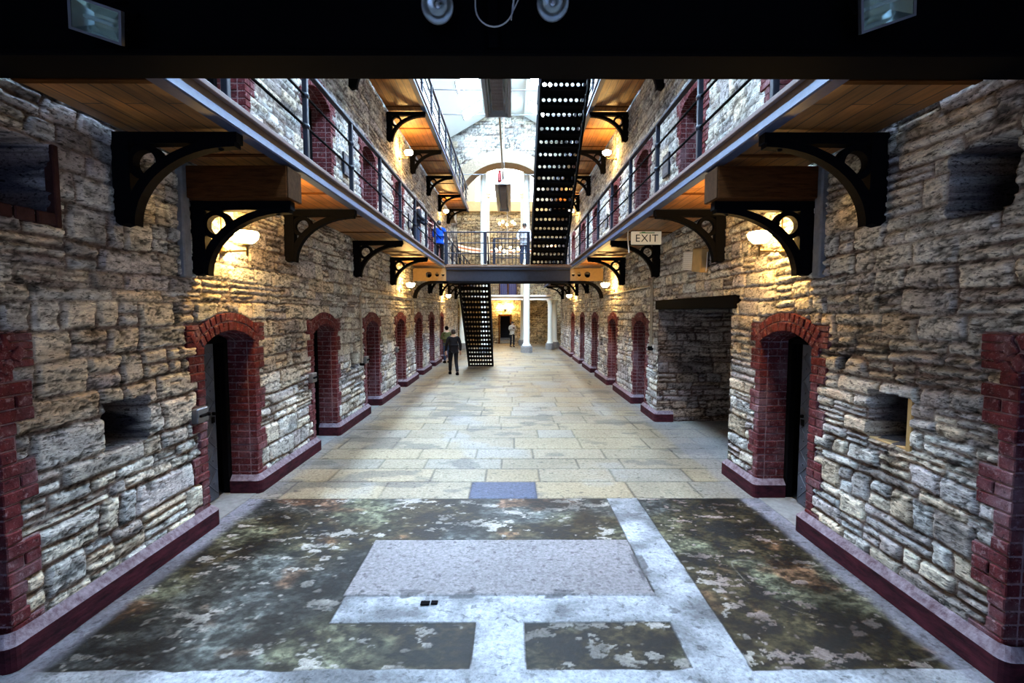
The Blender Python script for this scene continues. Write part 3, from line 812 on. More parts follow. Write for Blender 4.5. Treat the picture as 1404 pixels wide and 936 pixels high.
BY = [4.1, 7.1, 10.15, 13.2, 19.2, 22.2, 25.2, 28.2]
BYU = [10.1, 13.1, 16.1, 19.1, 22.1, 25.1]
proto = None
def put_bracket(x, y, z, side, label, group):
    global proto
    if proto is None: r = proto = make_bracket()
    else: r = copy_tree(proto)
    r.location = (x, y, z); r.rotation_euler = (0, 0, 0 if side < 0 else PI)
    tag(r, label, 'bracket', group)
for side, X, nm in ((-1, XL + .005, 'left'), (1, XR - .005, 'right')):
    for k, y in enumerate(BY):
        lab = '%s black iron bracket from the camera under the %s first floor gallery' % (ORD[k], nm)
        if k == 0: lab = 'large dark iron bracket nearest the camera under the %s first floor gallery' % nm
        put_bracket(X, y, Z1 - .036, side, lab, 'iron brackets under the first floor galleries')
    put_bracket(X, 5.05, 3.56, side, 'lower iron bracket carrying the brown timber stub beside the nearest %s lamp' % nm, 'iron brackets under the timber stubs')
    for k, y in enumerate(BYU):
        put_bracket(X, y, Z2 - .036, side, '%s iron bracket from the camera under the upper %s gallery' % (ORD[k], nm), 'iron brackets under the upper galleries')
    s = 1 if side < 0 else -1
    t = thing('timber_beam', 'sawn-off brown timber beam end over the low bracket on the %s wall' % nm, 'beam', (X, 5.05, 3.565), 0 if side < 0 else PI)
    b = MB(); b.box(.0, 1.08, -.16, .16, .002, .33, ch=.01); b.build('beam_body', M['beam_wood'], t)
    b = MB(); b.box(1.075, 1.09, -.155, .155, .006, .325, ch=.005); b.build('end_grain', M['beam_end'], t)
    t = thing('plaster_pilaster', 'pale plastered strip on the %s wall beside the low timber beam' % nm, 'pilaster', (X, 4.88, 2.75), 0 if side < 0 else PI)
    b = MB(); b.box(-.03, .05, -.06, .06, 0, 1.18, ch=.015); b.build('shaft', M['plinth'], t)

# ---------------------------------------------------------------- wall lamps
def make_lamp():
    root = thing('wall_lamp', '', 'lamp')
    m = Matrix.Translation((.0, 0, 0)) @ Matrix.Rotation(PI / 2, 4, 'Y')
    b = MB(); b.lathe([(.001, 0), (.055, 0), (.055, .014), (.03, .024), (.028, .05), (.001, .055)], 14, m); b.build('wall_plate', M['brass'], root)
    b = MB(); b.tube([(.03, 0, 0), (.12, 0, 0.003), (.24, 0, .008), (.29, 0, .012)], .011, 8); b.sphere((.10, 0, .003), .02, 8); b.build('arm', M['brass'], root)
    b = MB(); b.tube([(.02, -.02, 0), (.015, -.03, .25), (.015, -.03, .62)], .009, 6); b.build('supply_pipe', M['brass'], root)
    b = MB(); b.lathe([(.001, -.06), (.013, -.05), (.013, .05), (.03, .06), (.048, .085), (.04, .09), (.001, .09)], 12, Matrix.Translation((.29, 0, .0))); fit = b.build('fitter', M['brass'], root)
    b = MB(); b.lathe([(.03, .085), (.075, .105), (.118, .15), (.132, .20), (.112, .225), (.06, .205), (.001, .20)], 18, Matrix.Translation((.29, 0, 0))); b.build('glass_shade', M['lamp'], fit)
    return root
lproto = None
def put_lamp(x, y, z, side, label, group):
    global lproto
    if lproto is None: r = lproto = make_lamp()
    else: r = copy_tree(lproto)
    r.location = (x, y, z); r.rotation_euler = (0, 0, 0 if side < 0 else PI); tag(r, label, 'lamp', group)
for side, X, nm in ((-1, XL + .025, 'left'), (1, XR - .025, 'right')):
    put_lamp(X, 5.50, 3.10, side, 'glowing gas-style wall lamp nearest the camera on the %s wall' % nm, 'lamps under the first floor galleries')
    put_lamp(X, 14.4, 3.05, side, 'glowing wall lamp just before the footbridge on the %s wall' % nm, 'lamps under the first floor galleries')
    put_lamp(X, 23.2, 3.0, side, 'small glowing wall lamp beyond the footbridge on the %s wall' % nm, 'lamps under the first floor galleries')
    put_lamp(X, 14.4, 7.0, side, 'glowing lamp under the upper gallery on the %s wall' % nm, 'lamps under the upper galleries')
    put_lamp(X, 22.6, 7.0, side, 'farthest glowing lamp under the upper gallery on the %s wall' % nm, 'lamps under the upper galleries')

# ---------------------------------------------------------------- overhead girder at the camera end
t = thing('overhead_girder', 'massive black girder crossing the top of the view', 'girder', (0, 2.65, 0))
b = MB(); b.box(XL + .06, XR - .06, .06, .12, 3.83, 4.9); b.build('web', M['black'], t)
b = MB(); b.box(XL + .06, XR - .06, 0, .27, 3.80, 3.835, ch=.008)
for i in range(32): b.sphere((-3.2 + i * .2, .03, 3.84), .013, 6)
b.build('bottom_flange', M['black'], t)
b = MB(); b.box(-.13, -.06, -.02, .06, 3.835, 4.6, ch=.01); b.box(-.25, .06, -.03, .06, 4.14, 4.2, ch=.01); b.build('stiffener', M['black'], t)
b = MB(); b.box(XL + .06, XR - .06, -4.0, .12, 4.9, 5.0); b.build('deck', M['black'], t)
t2 = None
def floodlight(name, label, loc, rot, w, h):
    t = bpy.data.objects.new(name, None); link(t); t.location = loc; t.rotation_euler = rot
    tag(t, label, 'floodlight', 'rectangular floodlights on the girder')
    W_, H_ = w / 2, h / 2
    # local: -y faces out of the glass
    b = MB(); b.strip([(-W_ - .012, -H_ - .012), (W_ + .012, -H_ - .012), (W_ + .012, H_ + .012), (-W_ - .012, H_ + .012)], [(-W_, -H_), (W_, -H_), (W_, H_), (-W_, H_)], 'y', -.012, .02, closed=True)
    b.build('bezel', M['darksteel'], t)
    r = MB(); q = .42
    O = [(-W_, -.002, -H_), (W_, -.002, -H_), (W_, -.002, H_), (-W_, -.002, H_)]; I = [(-W_ * q, .07, -H_ * q), (W_ * q, .07, -H_ * q), (W_ * q, .07, H_ * q), (-W_ * q, .07, H_ * q)]
    r.add(O + I, [(0, 1, 5, 4), (1, 2, 6, 5), (2, 3, 7, 6), (3, 0, 4, 7), (4, 5, 6, 7)]); r.build('reflector', M['chrome'], t)
    b = MB(); b.tube([(-W_ * .55, .035, 0), (W_ * .55, .035, 0)], .009, 8); b.build('tube', M['white'], t)
    b = MB(); b.box(-W_, W_, -.010, -.004, -H_, H_); b.build('glass', M['floodglass'], t)
    b = MB(); b.prism([(-W_ - .01, .0), (W_ + .01, .0), (W_ * .6, .10), (-W_ * .6, .10)], 'z', -H_ - .008, H_ + .008); 
    # open back shell sits behind the reflector
    bb = MB(); bb.box(-W_ * .65, W_ * .65, .075, .12, -H_ * .65, H_ * .65, ch=.01)
    for k in range(5): bb.box(-W_ * .6, W_ * .6, .12, .135, -H_ * .5 + k * H_ * .25 - .004, -H_ * .5 + k * H_ * .25 + .004)
    bb.build('housing', M['black'], t)
    b = MB(); b.tube([(-W_ - .02, .03, 0), (-W_ - .02, .14, H_ + .02), (W_ + .02, .14, H_ + .02), (W_ + .02, .03, 0)], .008, 6); b.build('yoke', M['black'], t)
    b = MB(); b.tube([(0, .14, H_ + .02), (0, .17, H_ + .03), (0, .30, H_ + .06)], .012, 6); b.build('mounting_bracket', M['black'], t)
    return t
floodlight('floodlight', 'tilted floodlight with dull glass at the upper left on the girder', (-2.115, 2.49, 3.885), (math.radians(24), math.radians(13), math.radians(16)), .205, .135)
floodlight('floodlight', 'square greenish floodlight at the upper right on the girder', (1.93, 2.49, 3.98), (math.radians(24), math.radians(-14), math.radians(-14)), .225, .185)
def spot(label, loc, rz):
    t = bpy.data.objects.new('spot_lamp', None); link(t); t.location = loc; t.rotation_euler = (math.radians(36), 0, rz)
    tag(t, label, 'spotlight', 'round reflector spots on the girder')
    m = Matrix.Rotation(-PI / 2, 4, 'X') @ Matrix.Rotation(PI, 4, 'X')     # +z of the profile looks along -y
    m = Matrix.Rotation(PI / 2, 4, 'X')
    b = MB(); b.lathe([(.012, -.085), (.035, -.06), (.062, -.025), (.078, 0)], 24, m); b.build('reflector', M['chrome'], t)
    b = MB(); b.lathe([(.014, -.15), (.016, -.09), (.040, -.062), (.066, -.027), (.083, .0), (.083, .006), (.078, .006)], 24, m); b.build('bulb_back', M['darksteel'], t)
    b = MB(); b.lathe([(.078, .002), (.06, .012), (.03, .018), (.001, .02)], 24, m); b.build('lens', M['lens'], t)
    b = MB(); b.sphere(tuple(m @ Vector((0, 0, -.045))), .014, 8); b.build('filament_cup', M['steel'], t)
    b = MB(); b.tube([tuple(m @ Vector((0, 0, -.14))), tuple(m @ Vector((0, .05, -.18)))], .02, 8); b.build('holder', M['black'], t)
spot('round reflector spot left of the wire loop above the girder edge', (-.375, 2.50, 3.965), math.radians(8))
spot('round reflector spot right of the wire loop above the girder edge', (.217, 2.50, 3.98), math.radians(-5))
b = MB(); pts = []
for k in range(15):
    a = PI * (k / 14); pts.append((-.085 - .10 * math.cos(a), 2.56 - .02 * math.sin(a), 4.00 - .115 * math.sin(a)))
pts = [(-.185, 2.60, 4.28), (-.186, 2.58, 4.10)] + pts + [(.018, 2.56, 4.05), (.022, 2.57, 4.12), (.03, 2.58, 4.30)]
b.tube(pts, .0045, 6); b.tube([(.016, 2.56, 3.98), (.045, 2.56, 4.04), (.034, 2.56, 4.07), (.012, 2.56, 4.01), (.004, 2.56, 3.93)], .0035, 6)
o = b.build('hanging_cable', M['cable_white']); tag(o, 'thin white cable looped between the two round spots', 'cable')

# ---------------------------------------------------------------- footbridge
BYN, BYF = 15.9, 17.35
t = thing('footbridge', 'steel footbridge across the corridor at first floor level', 'footbridge', (0, BYN, 0))
b = MB(); b.box(EL + .1, ER - .1, 0, .05, 3.42, 3.86); b.box(EL + .1, ER - .1, -.06, .09, 3.80, 3.885, ch=.01); b.build('girder', M['girder'], t)
b = MB(); b.box(EL, ER, -.10, .12, 3.345, 3.425, ch=.01)
b.build('bottom_flange', M['iron'], t)
for s, X, E_ in ((1, XL + .085, EL), (-1, XR - .085, ER)):
    # web plate out to the wall, three holes; lamp glow put into its ochre colour
    x0, x1 = (X, E_ + .1) if s > 0 else (E_ - .1, X)
    b = MB()
    zc0, zc1 = 3.43, 3.86
    if s > 0: cells = [(x0, x0 + .36, None), (x0 + .36, x0 + .70, .10), (x0 + .70, x0 + .92, .062), (x0 + .92, x0 + 1.10, .055), (x0 + 1.10, x1, None)]
    else: cells = [(x0, x1 - 1.10, None), (x1 - 1.10, x1 - .92, .055), (x1 - .92, x1 - .70, .062), (x1 - .70, x1 - .36, .10), (x1 - .36, x1, None)]
    def holed(mb, a, c_, z0, z1, r, y0, y1, cx=None, cz=None, n=16):
        cx = (a + c_) / 2 if cx is None else cx; cz = (z0 + z1) / 2 if cz is None else cz
        sq, ci = [], []
        for k in range(n):
            an = 2 * PI * (k + .5) / n; ca, sa = math.cos(an), math.sin(an)
            tx = ((c_ - cx) / ca) if ca > 0 else ((a - cx) / ca); tz = ((z1 - cz) / sa) if sa > 0 else ((z0 - cz) / sa)
            tt = min(tx, tz); sq.append([cx + ca * tt, cz + sa * tt]); ci.append((cx + ca * r, cz + sa * r))
        # pull the samples nearest each corner onto the corner
        for (qx, qz) in ((a, z0), (a, z1), (c_, z0), (c_, z1)):
            k = min(range(n), key=lambda i: (sq[i][0] - qx) ** 2 + (sq[i][1] - qz) ** 2); sq[k] = [qx, qz]
        mb.strip([tuple(p) for p in sq], ci, 'y', y0, y1, closed=True)
    for a, c_, r in cells:
        if r is None: b.box(a, c_, 0, .04, zc0, zc1)
        else: holed(b, a, c_, zc0, zc1, r, 0, .04)
    b.build('web_plate', M['ochre'], t)
    # portal knee curving down the wall
    o_, i_ = [], []
    for k in range(13):
        a = PI / 2 * k / 12; R1 = .58
        o_.append((X + s * (R1 - R1 * math.sin(a)) * 1.15, 3.43 - R1 + R1 * math.cos(a) )); i_.append((X + s * (R1 + .0 - (R1 - .09) * math.sin(a)) * 1.15 - s * .0, 3.345 - R1 + .085 + (R1 - .085) * math.cos(a)))
    o_ = [(X + s * 1.2, 3.43)] + o_; i_ = [(X + s * 1.2, 3.345)] + i_
    b = MB(); b.strip(o_, i_, 'y', -.10, .12); b.build('portal_knee', M['iron'], t)
b = MB(); b.box(-.70, ER - .12, .05, BYF - BYN, 3.93, 3.995); b.box(EL + .12, -.70, .05, .14, 3.93, 3.995); b.build('deck', M['wood'], t)
b = MB(); b.box(EL + .06, ER - .06, -.08, -.02, 3.885, 3.945, ch=.01); b.build('deck_edge', M['brown'], t)
b = MB(); b.box(-.66, ER - .1, BYF - BYN - .05, BYF - BYN, 3.6, 3.93); b.build('rear_girder', M['iron'], t)

def bridge_railing(y, x0, x1, posts, label):
    t = thing('bridge_railing', label, 'railing', (0, y, 4.0), 0, 'railings of the footbridge')
    for x in posts:
        b = MB(); b.box(x - .05, x + .05, -.03, .03, 0, 1.06, ch=.008); b.build('post', M['rail'], t)
    b = MB(); b.box(x0, x1, -.03, .03, 1.04, 1.08, ch=.008); b.build('handrail', M['rail'], t)
    for z in (.36, .70):
        b = MB(); b.tube([(x0, 0, z), (x1, 0, z)], .016, 8); b.build('rail', M['rail'], t)
    b = MB()
    x = x0 + .06
    while x < x1: b.tube([(x, 0, .03), (x, 0, 1.04)], .010, 5, cap=False); x += .125
    b.build('safety_bars', M['rail'], t)
bridge_railing(BYN + .0, EL + .04, .66, [EL + .10, -.86, .60], 'dark railing with thin bars along the front of the footbridge')
bridge_railing(BYF - .06, -.62, ER, [-.60, .60, ER - .08], 'dark railing along the far side of the footbridge')

# ---------------------------------------------------------------- perforated iron stairs
def stairs(label, x0, x1, yb, zb, rise, run, n, holes, hr, loc_landing=None):
    """foot at (yb, zb); climbs towards the camera (-y)"""
    t = thing('iron_staircase', label, 'staircase', (0, yb, zb), 0, 'perforated iron staircases')
    inset = .055
    w = (x1 - x0 - 2 * inset)
    cell = w / holes
    for i in range(n):
        b = MB(); y = -i * run; z = i * rise
        hz0, hz1 = z + rise * .5 - cell * .5, z + rise * .5 + cell * .5
        for k in range(holes):
            a = x0 + inset + k * cell
            holed(b, a, a + cell, hz0, hz1, hr, y - .004, y + .004, n=12)
        b.box(x0 + inset, x1 - inset, y - .004, y + .004, z, hz0); b.box(x0 + inset, x1 - inset, y - .004, y + .004, hz1, z + rise)
        b.build('riser', M['iron'], t)
        b = MB(); b.box(x0 + inset, x1 - inset, y - run - .02, y + .02, z + rise - .02, z + rise, ch=.004); b.build('tread', M['iron'], t)
    L = n * run; Hh = n * rise
    for x in (x0, x1 - .05):
        b = MB(); b.prism([(.12, -.02), (.12, .12), (-L, Hh + .12 + .02), (-L, Hh - .16), (-run * .2, -.02)], 'x', x, x + .05); b.build('stringer', M['iron'], t)
    # handrails
    for x in (x0 + .025, x1 - .025):
        b = MB(); b.tube([(x, .05, .95), (x, -L, Hh + .95)], .02, 8); b.build('handrail', M['rail'], t)
        for k in range(0, n + 1, 5):
            b = MB(); b.tube([(x, -k * run, k * rise), (x, -k * run, k * rise + .95)], .012, 6); b.build('baluster', M['rail'], t)
    return t
stairs('perforated black iron staircase rising from the floor to the footbridge', -1.86, -.75, 20.50, 0.0, .190, .212, 21, 9, .036)
stairs('tall perforated black iron staircase rising from footbridge to upper gallery', .70, 1.90, 16.35, 4.0, .2353, .292, 17, 8, .046)
t = thing('stair_landing', 'dark landing at the head of the tall upper staircase', 'landing', (0, 10.0, F2))
b = MB(); b.box(.66, ER - .02, 0, 1.36, -.12, 0.0, ch=.01); b.build('landing_plate', M['iron'], t)
b = MB(); b.box(.66, .72, 0, 1.36, -.22, -.12); b.box(.66, ER - .02, 0, .06, -.22, -.12); b.build('edge_beam', M['iron_blue'], t)

# ---------------------------------------------------------------- gable with arch, roof
GW = (XL, XR)
ARC_C, ARC_Z, ARC_R = -.30, 7.70, 2.80
def gable_keep(u, w):
    x = XL - .3 + u; z = w
    inside = ((x - ARC_C) ** 2 + (z - ARC_Z) ** 2 < (ARC_R + .25) ** 2) & (z > ARC_Z) | ((np.abs(x - ARC_C) < ARC_R + .1) & (z <= ARC_Z))
    return ~inside & (z > 7.84)
plain_masonry('wall_gable', 51, (XL - .3, YG, 0), (1, 0, 0), (0, 0, 1), 130, 230, (0, -1, 0), XR - XL + .6, 13.2, 1.2, .50, keepf=gable_keep, tint=(1.06, 1.0, .90))
b = MB(); o_, i_ = [], []
for k in range(41):
    a = PI * k / 40; o_.append((ARC_C - (ARC_R + .66) * math.cos(a), ARC_Z + (ARC_R + .66) * math.sin(a))); i_.append((ARC_C - ARC_R * math.cos(a), ARC_Z + ARC_R * math.sin(a)))
b.strip(o_, i_, 'y', YG - .05, YG + 1.1); b.box(ARC_C - ARC_R - .4, ARC_C - ARC_R, YG - .04, YG + 1.1, Z2 - .4, ARC_Z); b.box(ARC_C + ARC_R, ARC_C + ARC_R + .75, YG + .02, YG + 1.1, Z2 - .4, ARC_Z)
o = b.build('trim_1', principled('tan_arch_stone', (.20, .145, .09), .85, noise=.5, scale=14, bump=.4, stretch=(1, 1, 1))); o['kind'] = 'structure'

# roof: two white slopes with skylights and a flat ridge
RC, RF, RZ, SLP = -.27, 1.0, 12.96, .573
sky_y = [(24.4 - 3.0 * i) for i in range(9)]
def slope_pt(side, d, y, off=0.0):   # d = horizontal distance beyond the ridge flat
    return (RC + side * (RF + d), y, RZ - SLP * d + off)
SD0, SD1, SHL = .14, 1.15, .56
roof = MB()
for side in (-1, 1):
    ys = [-4.2]
    for yc in sorted(sky_y): ys += [yc - SHL, yc + SHL]
    ys.append(YG + .1)
    for k in range(len(ys) - 1):
        y0, y1 = ys[k], ys[k + 1]
        ds = [(0, 2.6)] if k % 2 == 0 else [(0, SD0), (SD1, 2.6)]
        for d0, d1 in ds:
            p = [slope_pt(side, d0, y0), slope_pt(side, d1, y0), slope_pt(side, d1, y1), slope_pt(side, d0, y1)]
            q = [(a, b_, c + .08) for a, b_, c in p]
            roof.add(p + q, [(0, 1, 2, 3), (7, 6, 5, 4), (0, 4, 5, 1), (1, 5, 6, 2), (2, 6, 7, 3), (3, 7, 4, 0)])
roof.box(RC - RF, RC + RF, -4.2, YG + .1, RZ, RZ + .08)
o = roof.build('ceiling', M['roof']); o['kind'] = 'structure'
wn = 0
for side in (-1, 1):
    for yc in sky_y:
        wn += 1
        r = struct_empty('window_%d' % wn, slope_pt(side, SD0, yc))
        def S(d, y, off): 
            a = slope_pt(side, SD0 + d, yc + y, off); b0 = slope_pt(side, SD0, yc); return (a[0] - b0[0], a[1] - b0[1], a[2] - b0[2])
        L = SD1 - SD0
        b = MB()
        p = [S(0.03, -SHL + .03, .05), S(L - .03, -SHL + .03, .05), S(L - .03, SHL - .03, .05), S(.03, SHL - .03, .05)]
        b.add(p + [(x, y, z + .012) for x, y, z in p], [(0, 1, 2, 3), (7, 6, 5, 4), (0, 4, 5, 1), (1, 5, 6, 2), (2, 6, 7, 3), (3, 7, 4, 0)])
        b.build('pane', M['skypane'], r)
        b = MB()
        for d0, d1, y0, y1 in ((0, .04, -SHL, SHL), (L - .04, L, -SHL, SHL), (.04, L - .04, -SHL, -SHL + .04), (.04, L - .04, SHL - .04, SHL)):
            p = [S(d0, y0, -.02), S(d1, y0, -.02), S(d1, y1, -.02), S(d0, y1, -.02)]
            b.add(p + [(x, y, z + .09) for x, y, z in p], [(0, 1, 2, 3), (7, 6, 5, 4), (0, 4, 5, 1), (1, 5, 6, 2), (2, 6, 7, 3), (3, 7, 4, 0)])
        b.build('frame', M['darksteel'], r)
# tie rods
for k, (y, lab) in enumerate([(19.7, 'thin steel tie rod across the white roof nearer the camera'), (22.1, 'thin steel tie rod across the white roof nearer the gable')]):
    b = MB(); b.tube([(XL, y, 11.45), (XR, y, 11.40)], .022, 8); b.lathe([(.02, -.12), (.04, -.08), (.04, .08), (.02, .12)], 10, Matrix.Translation((-2.0, y, 11.44)) @ Matrix.Rotation(PI / 2, 4, 'Y'))
    o = b.build('tie_rod', M['darksteel']); tag(o, lab, 'tie rod', 'tie rods below the roof')
b = MB(); b.tube([(XL + .2, 25.6, 9.75), (XR - .2, 25.6, 9.72)], .02, 6); o = b.build('strung_cable', M['darksteel']); tag(o, 'dark cable strung across the corridor in front of the arch', 'cable')

# ---------------------------------------------------------------- hanging radiant heaters
def heater(y0, y1, z, label):
    t = thing('radiant_heater', label, 'heater', (-.30, (y0 + y1) / 2, z), 0, 'radiant heaters hung down the middle')
    L = (y1 - y0) / 2; W_ = .31
    b = MB(); b.prism([(-W_, 0), (W_, 0), (W_ + .0, .03), (.17, .20), (-.17, .20), (-W_, .03)], 'y', -L, L)
    b = MB()
    # hood: open underneath
    b.strip([(-W_ - .01, 0), (-.18, .34), (.18, .34), (W_ + .01, 0)], [(-W_ + .015, 0), (-.17, .325), (.17, .325), (W_ - .015, 0)], 'y', -L, L)
    b.build('hood', M['hood'], t)
    b = MB()
    for s in (-1, 1): b.box(s * .20 - .02, s * .20 + .02, -L + .05, L - .05, .06, .09)
    for s in (-1, 1): b.box(s * .27 - .035, s * .27 + .035, -L, L, -.01, .008)
    b.build('side_rail', M['hood_rail'], t)
    b = MB(); 
    for s in (-1, 1):
        b = MB(); pl = [(-.30, 0), (.30, 0), (.17, .32), (-.17, .32)]
        b.prism([(x, zz) for x, zz in pl], 'y', s * L - .012, s * L + .012); b.build('end_cap', M['hood'], t)
    b = MB(); b.box(-.13, .13, -L + .35, L - .35, .02, .10)
    n = int(2 * (L - .35) / .16)
    for k in range(n): y = -L + .40 + k * .16; b.box(-.125, .125, y, y + .13, .012, .02)
    b.build('plaques', M['ceramic'], t)
    for y in (-L * .6, L * .6):
        b = MB()
        for s in (-1, 1): b.tube([(s * .16, y, .2), (0.02, y, 1.2), (0.02, y, RZ - z)], .008, 5)
        b.build('hanger', M['steel'], t)
    return t
heater(7.4, 11.9, 7.2, 'long dark radiant heater hanging over the corridor, nearer of two')
heater(18.0, 22.8, 7.2, 'radiant heater hanging farther off in front of the arch')
t = thing('gas_pipe', 'thin grey gas pipe running between the two hanging heaters', 'pipe', (-.30, 0, 7.38))
b = MB(); b.tube([(.02, 11.93, 0), (.02, 17.9, 0)], .028, 8); b.build('pipe_run', M['conduit'], t)
b = MB(); b.box(.04, .14, 12.0, 12.12, -.10, .05, ch=.01); b.build('red_valve', M['red'], t)
b = MB(); b.box(-.17, -.04, 17.5, 17.64, -.12, .12, ch=.02); b.sphere((-.10, 17.56, .17), .06, 8); b.sphere((-.10, 17.56, -.16), .07, 8); b.build('red_regulator', M['red'], t)

# ---------------------------------------------------------------- hall beyond the arch
def hub_keep(u, w):
    x = -7 + u; z = w
    return ~((x > -.80) & (x < -.02) & (z < 2.08)) & ~((x > -2.3) & (x < 1.6) & (z > 10.45) & (z < 13.0))
plain_masonry('wall_hall_back', 61, (-7, YB, 0), (1, 0, 0), (0, 0, 1), 260, 220, (0, -1, 0), 14, 9.75, 1.0, 1.15, keepf=hub_keep, tint=(1.12, 1.0, .74))  # yellow cast of the hall lamps is put into the stone tint
b = MB(); b.box(-7, 7, YB - .25, YB + .1, 9.72, 10.45, ch=.03); o = b.build('trim_2', M['cream']); o['kind'] = 'structure'
b = MB(); b.box(-7, -2.6, YB, YB + .1, 10.4, 14.2); b.box(1.9, 7, YB, YB + .1, 10.4, 14.2); b.box(-2.6, 1.9, YB, YB + .1, 13.0, 14.2); o = b.build('wall_hall_upper', M['roof']); o['kind'] = 'structure'
wn += 1
r = struct_empty('window_%d' % wn, (-.35, YB + .05, 10.45))
b = MB(); b.box(-2.25, 2.25, .03, .05, 0, 2.55); b.build('pane', M['hubpane'], r)
b = MB()
for i in range(7): b.box(-2.25 + i * .75 - .02, -2.25 + i * .75 + .02, 0, .03, 0, 2.55)
for i in range(4): b.box(-2.25, 2.25, 0, .03, i * .85 - .02, i * .85 + .02)
b.build('frame', M['white'], r)
plain_masonry('wall_hall_left', 62, (-7, YE - .1, 0), (0, 1, 0), (0, 0, 1), 50, 100, (1, 0, 0), 5.3, 10, 1.3, 1.0)
plain_masonry('wall_hall_right', 63, (7, YE - .1, 0), (0, 1, 0), (0, 0, 1), 50, 100, (-1, 0, 0), 5.3, 10, 1.3, 1.0)
for nm, xa, xb in (('wall_hall_corner_left', -7, XL + .0), ('wall_hall_corner_right', XR, 7)):
    plain_masonry(nm, 64, (xa, YE, 0), (1, 0, 0), (0, 0, 1), 60, 130, (0, 1, 0), xb - xa, 14, 1.3, 1.0)
b = MB(); b.box(-7.1, 7.1, YG + .2, YB + .2, 14.1, 14.2); b.box(-7.1, -7, YG + .2, YB + .1, 9.9, 14.2); b.box(7, 7.1, YG + .2, YB + .1, 9.9, 14.2); b.box(-7.1, 7.1, YG + .45, YG + .55, 10.9, 14.2)
b.box(-7.1, XL - .35, YG + .4, YG + .5, 0, 14.2); b.box(XR + .35, 7.1, YG + .4, YG + .5, 0, 14.2)
o = b.build('ceiling_hall', M['roof']); o['kind'] = 'structure'
# skylight of the hall
wn += 1
r = struct_empty('window_%d' % wn, (-.35, 31.2, 14.08))
b = MB(); b.box(-2.6, 2.6, -2.0, 2.0, 0, .015); b.build('pane', M['hubpane'], r)
b = MB()
for i in range(5): b.box(-2.6, 2.6, -2 + i - .03, -2 + i + .03, -.05, 0)
b.build('frame', M['white'], r)
# doorway at the back
dcount += 1
r = struct_empty('door_%d' % dcount, (-.41, YB, 0))
b = MB(); b.box(-.5, -.39, -.06, .2, 0, 2.08, ch=.01); b.box(.39, .5, -.06, .2, 0, 2.08, ch=.01); b.box(-.5, .5, -.06, .2, 2.06, 2.2, ch=.01); b.build('door_frame', M['beam_wood'], r)
b = MB(); b.box(-.6, .6, 1.5, 1.6, 0, 2.4); b.box(-.6, -.5, .05, 1.6, 0, 2.4); b.box(.5, .6, .05, 1.6, 0, 2.4); b.box(-.6, .6, .05, 1.6, 2.3, 2.4); b.box(-.6, .6, .05, 1.6, -.05, 0.0); b.build('dark_room', M['deep'], r)
b = MB()
for i in range(3): b.box(-.39, .39, .25 + i * .25, 1.5, i * .12, i * .12 + .12, ch=.01)
b.build('steps', M['plinth'], r)
dcount += 1
r = struct_empty('door_%d' % dcount, (-.18, YB - .03, 3.5))
for s in (-1, 1):
    b = MB(); b.box(s * .33 - .27, s * .33 + .27, -.04, .02, 0, 2.1, ch=.01)
    b.box(s * .33 - .2, s * .33 + .2, -.055, -.04, .15, .9, ch=.01); b.box(s * .33 - .2, s * .33 + .2, -.055, -.04, 1.05, 1.95, ch=.01); b.build('door_leaf', M['blue_door'], r)
b = MB(); b.box(-.68, -.6, -.07, .02, 0, 2.2, ch=.01); b.box(.6, .68, -.07, .02, 0, 2.2, ch=.01); b.box(-.68, .68, -.07, .02, 2.1, 2.2, ch=.01); b.box(-.05, .05, -.05, .02, 0, 2.1); b.build('door_frame', M['beam_wood'], r)
# first floor balcony of the hall
t = thing('hall_balcony', 'white edged balcony across the hall at the far end', 'balcony', (0, 30.4, 3.2))
b = MB(); b.box(-4.5, 2.65, 0, 4.55, .14, .24); b.build('deck', M['plinth'], t)
b = MB(); b.box(-4.5, 2.65, -.06, .04, .16, .28, ch=.01); b.build('edge_band', M['white'], t)
b = MB(); b.box(-4.5, 2.65, -.02, .08, -.06, .06, ch=.01); b.build('lower_band', M['white'], t)
b = MB(); b.box(-4.5, 2.65, 0, .03, 1.18, 1.22)
x = -4.4
while x < 2.6: b.tube([(x, .015, .27), (x, .015, 1.2)], .010, 5, cap=False); x += .13
b.build('balustrade', M['darksteel'], t)
# curved upper balcony
t = thing('curved_balcony', 'curved white balcony edge with terracotta band beyond the arch', 'balcony', (HC, 29.6, 6.55), 0)
def ring_band(r0, r1, z0, z1, mat, name):
    o_, i_ = [], []
    for k in range(33):
        a = PI * k / 32 * 1.16 - PI * .08
        o_.append((r1 * math.cos(a) * .80, r1 * math.sin(a))); i_.append((r0 * math.cos(a) * .80, r0 * math.sin(a)))
    b = MB(); b.strip(o_, i_, 'z', z0, z1); b.build(name, mat, t)
ring_band(4.2, 4.9, .02, .10, M['plinth'], 'deck')
ring_band(4.15, 4.22, .14, .27, M['white'], 'upper_band'); ring_band(4.17, 4.22, .04, .14, M['terracotta'], 'terracotta_band'); ring_band(4.15, 4.22, -.09, .04, M['white'], 'lower_band')
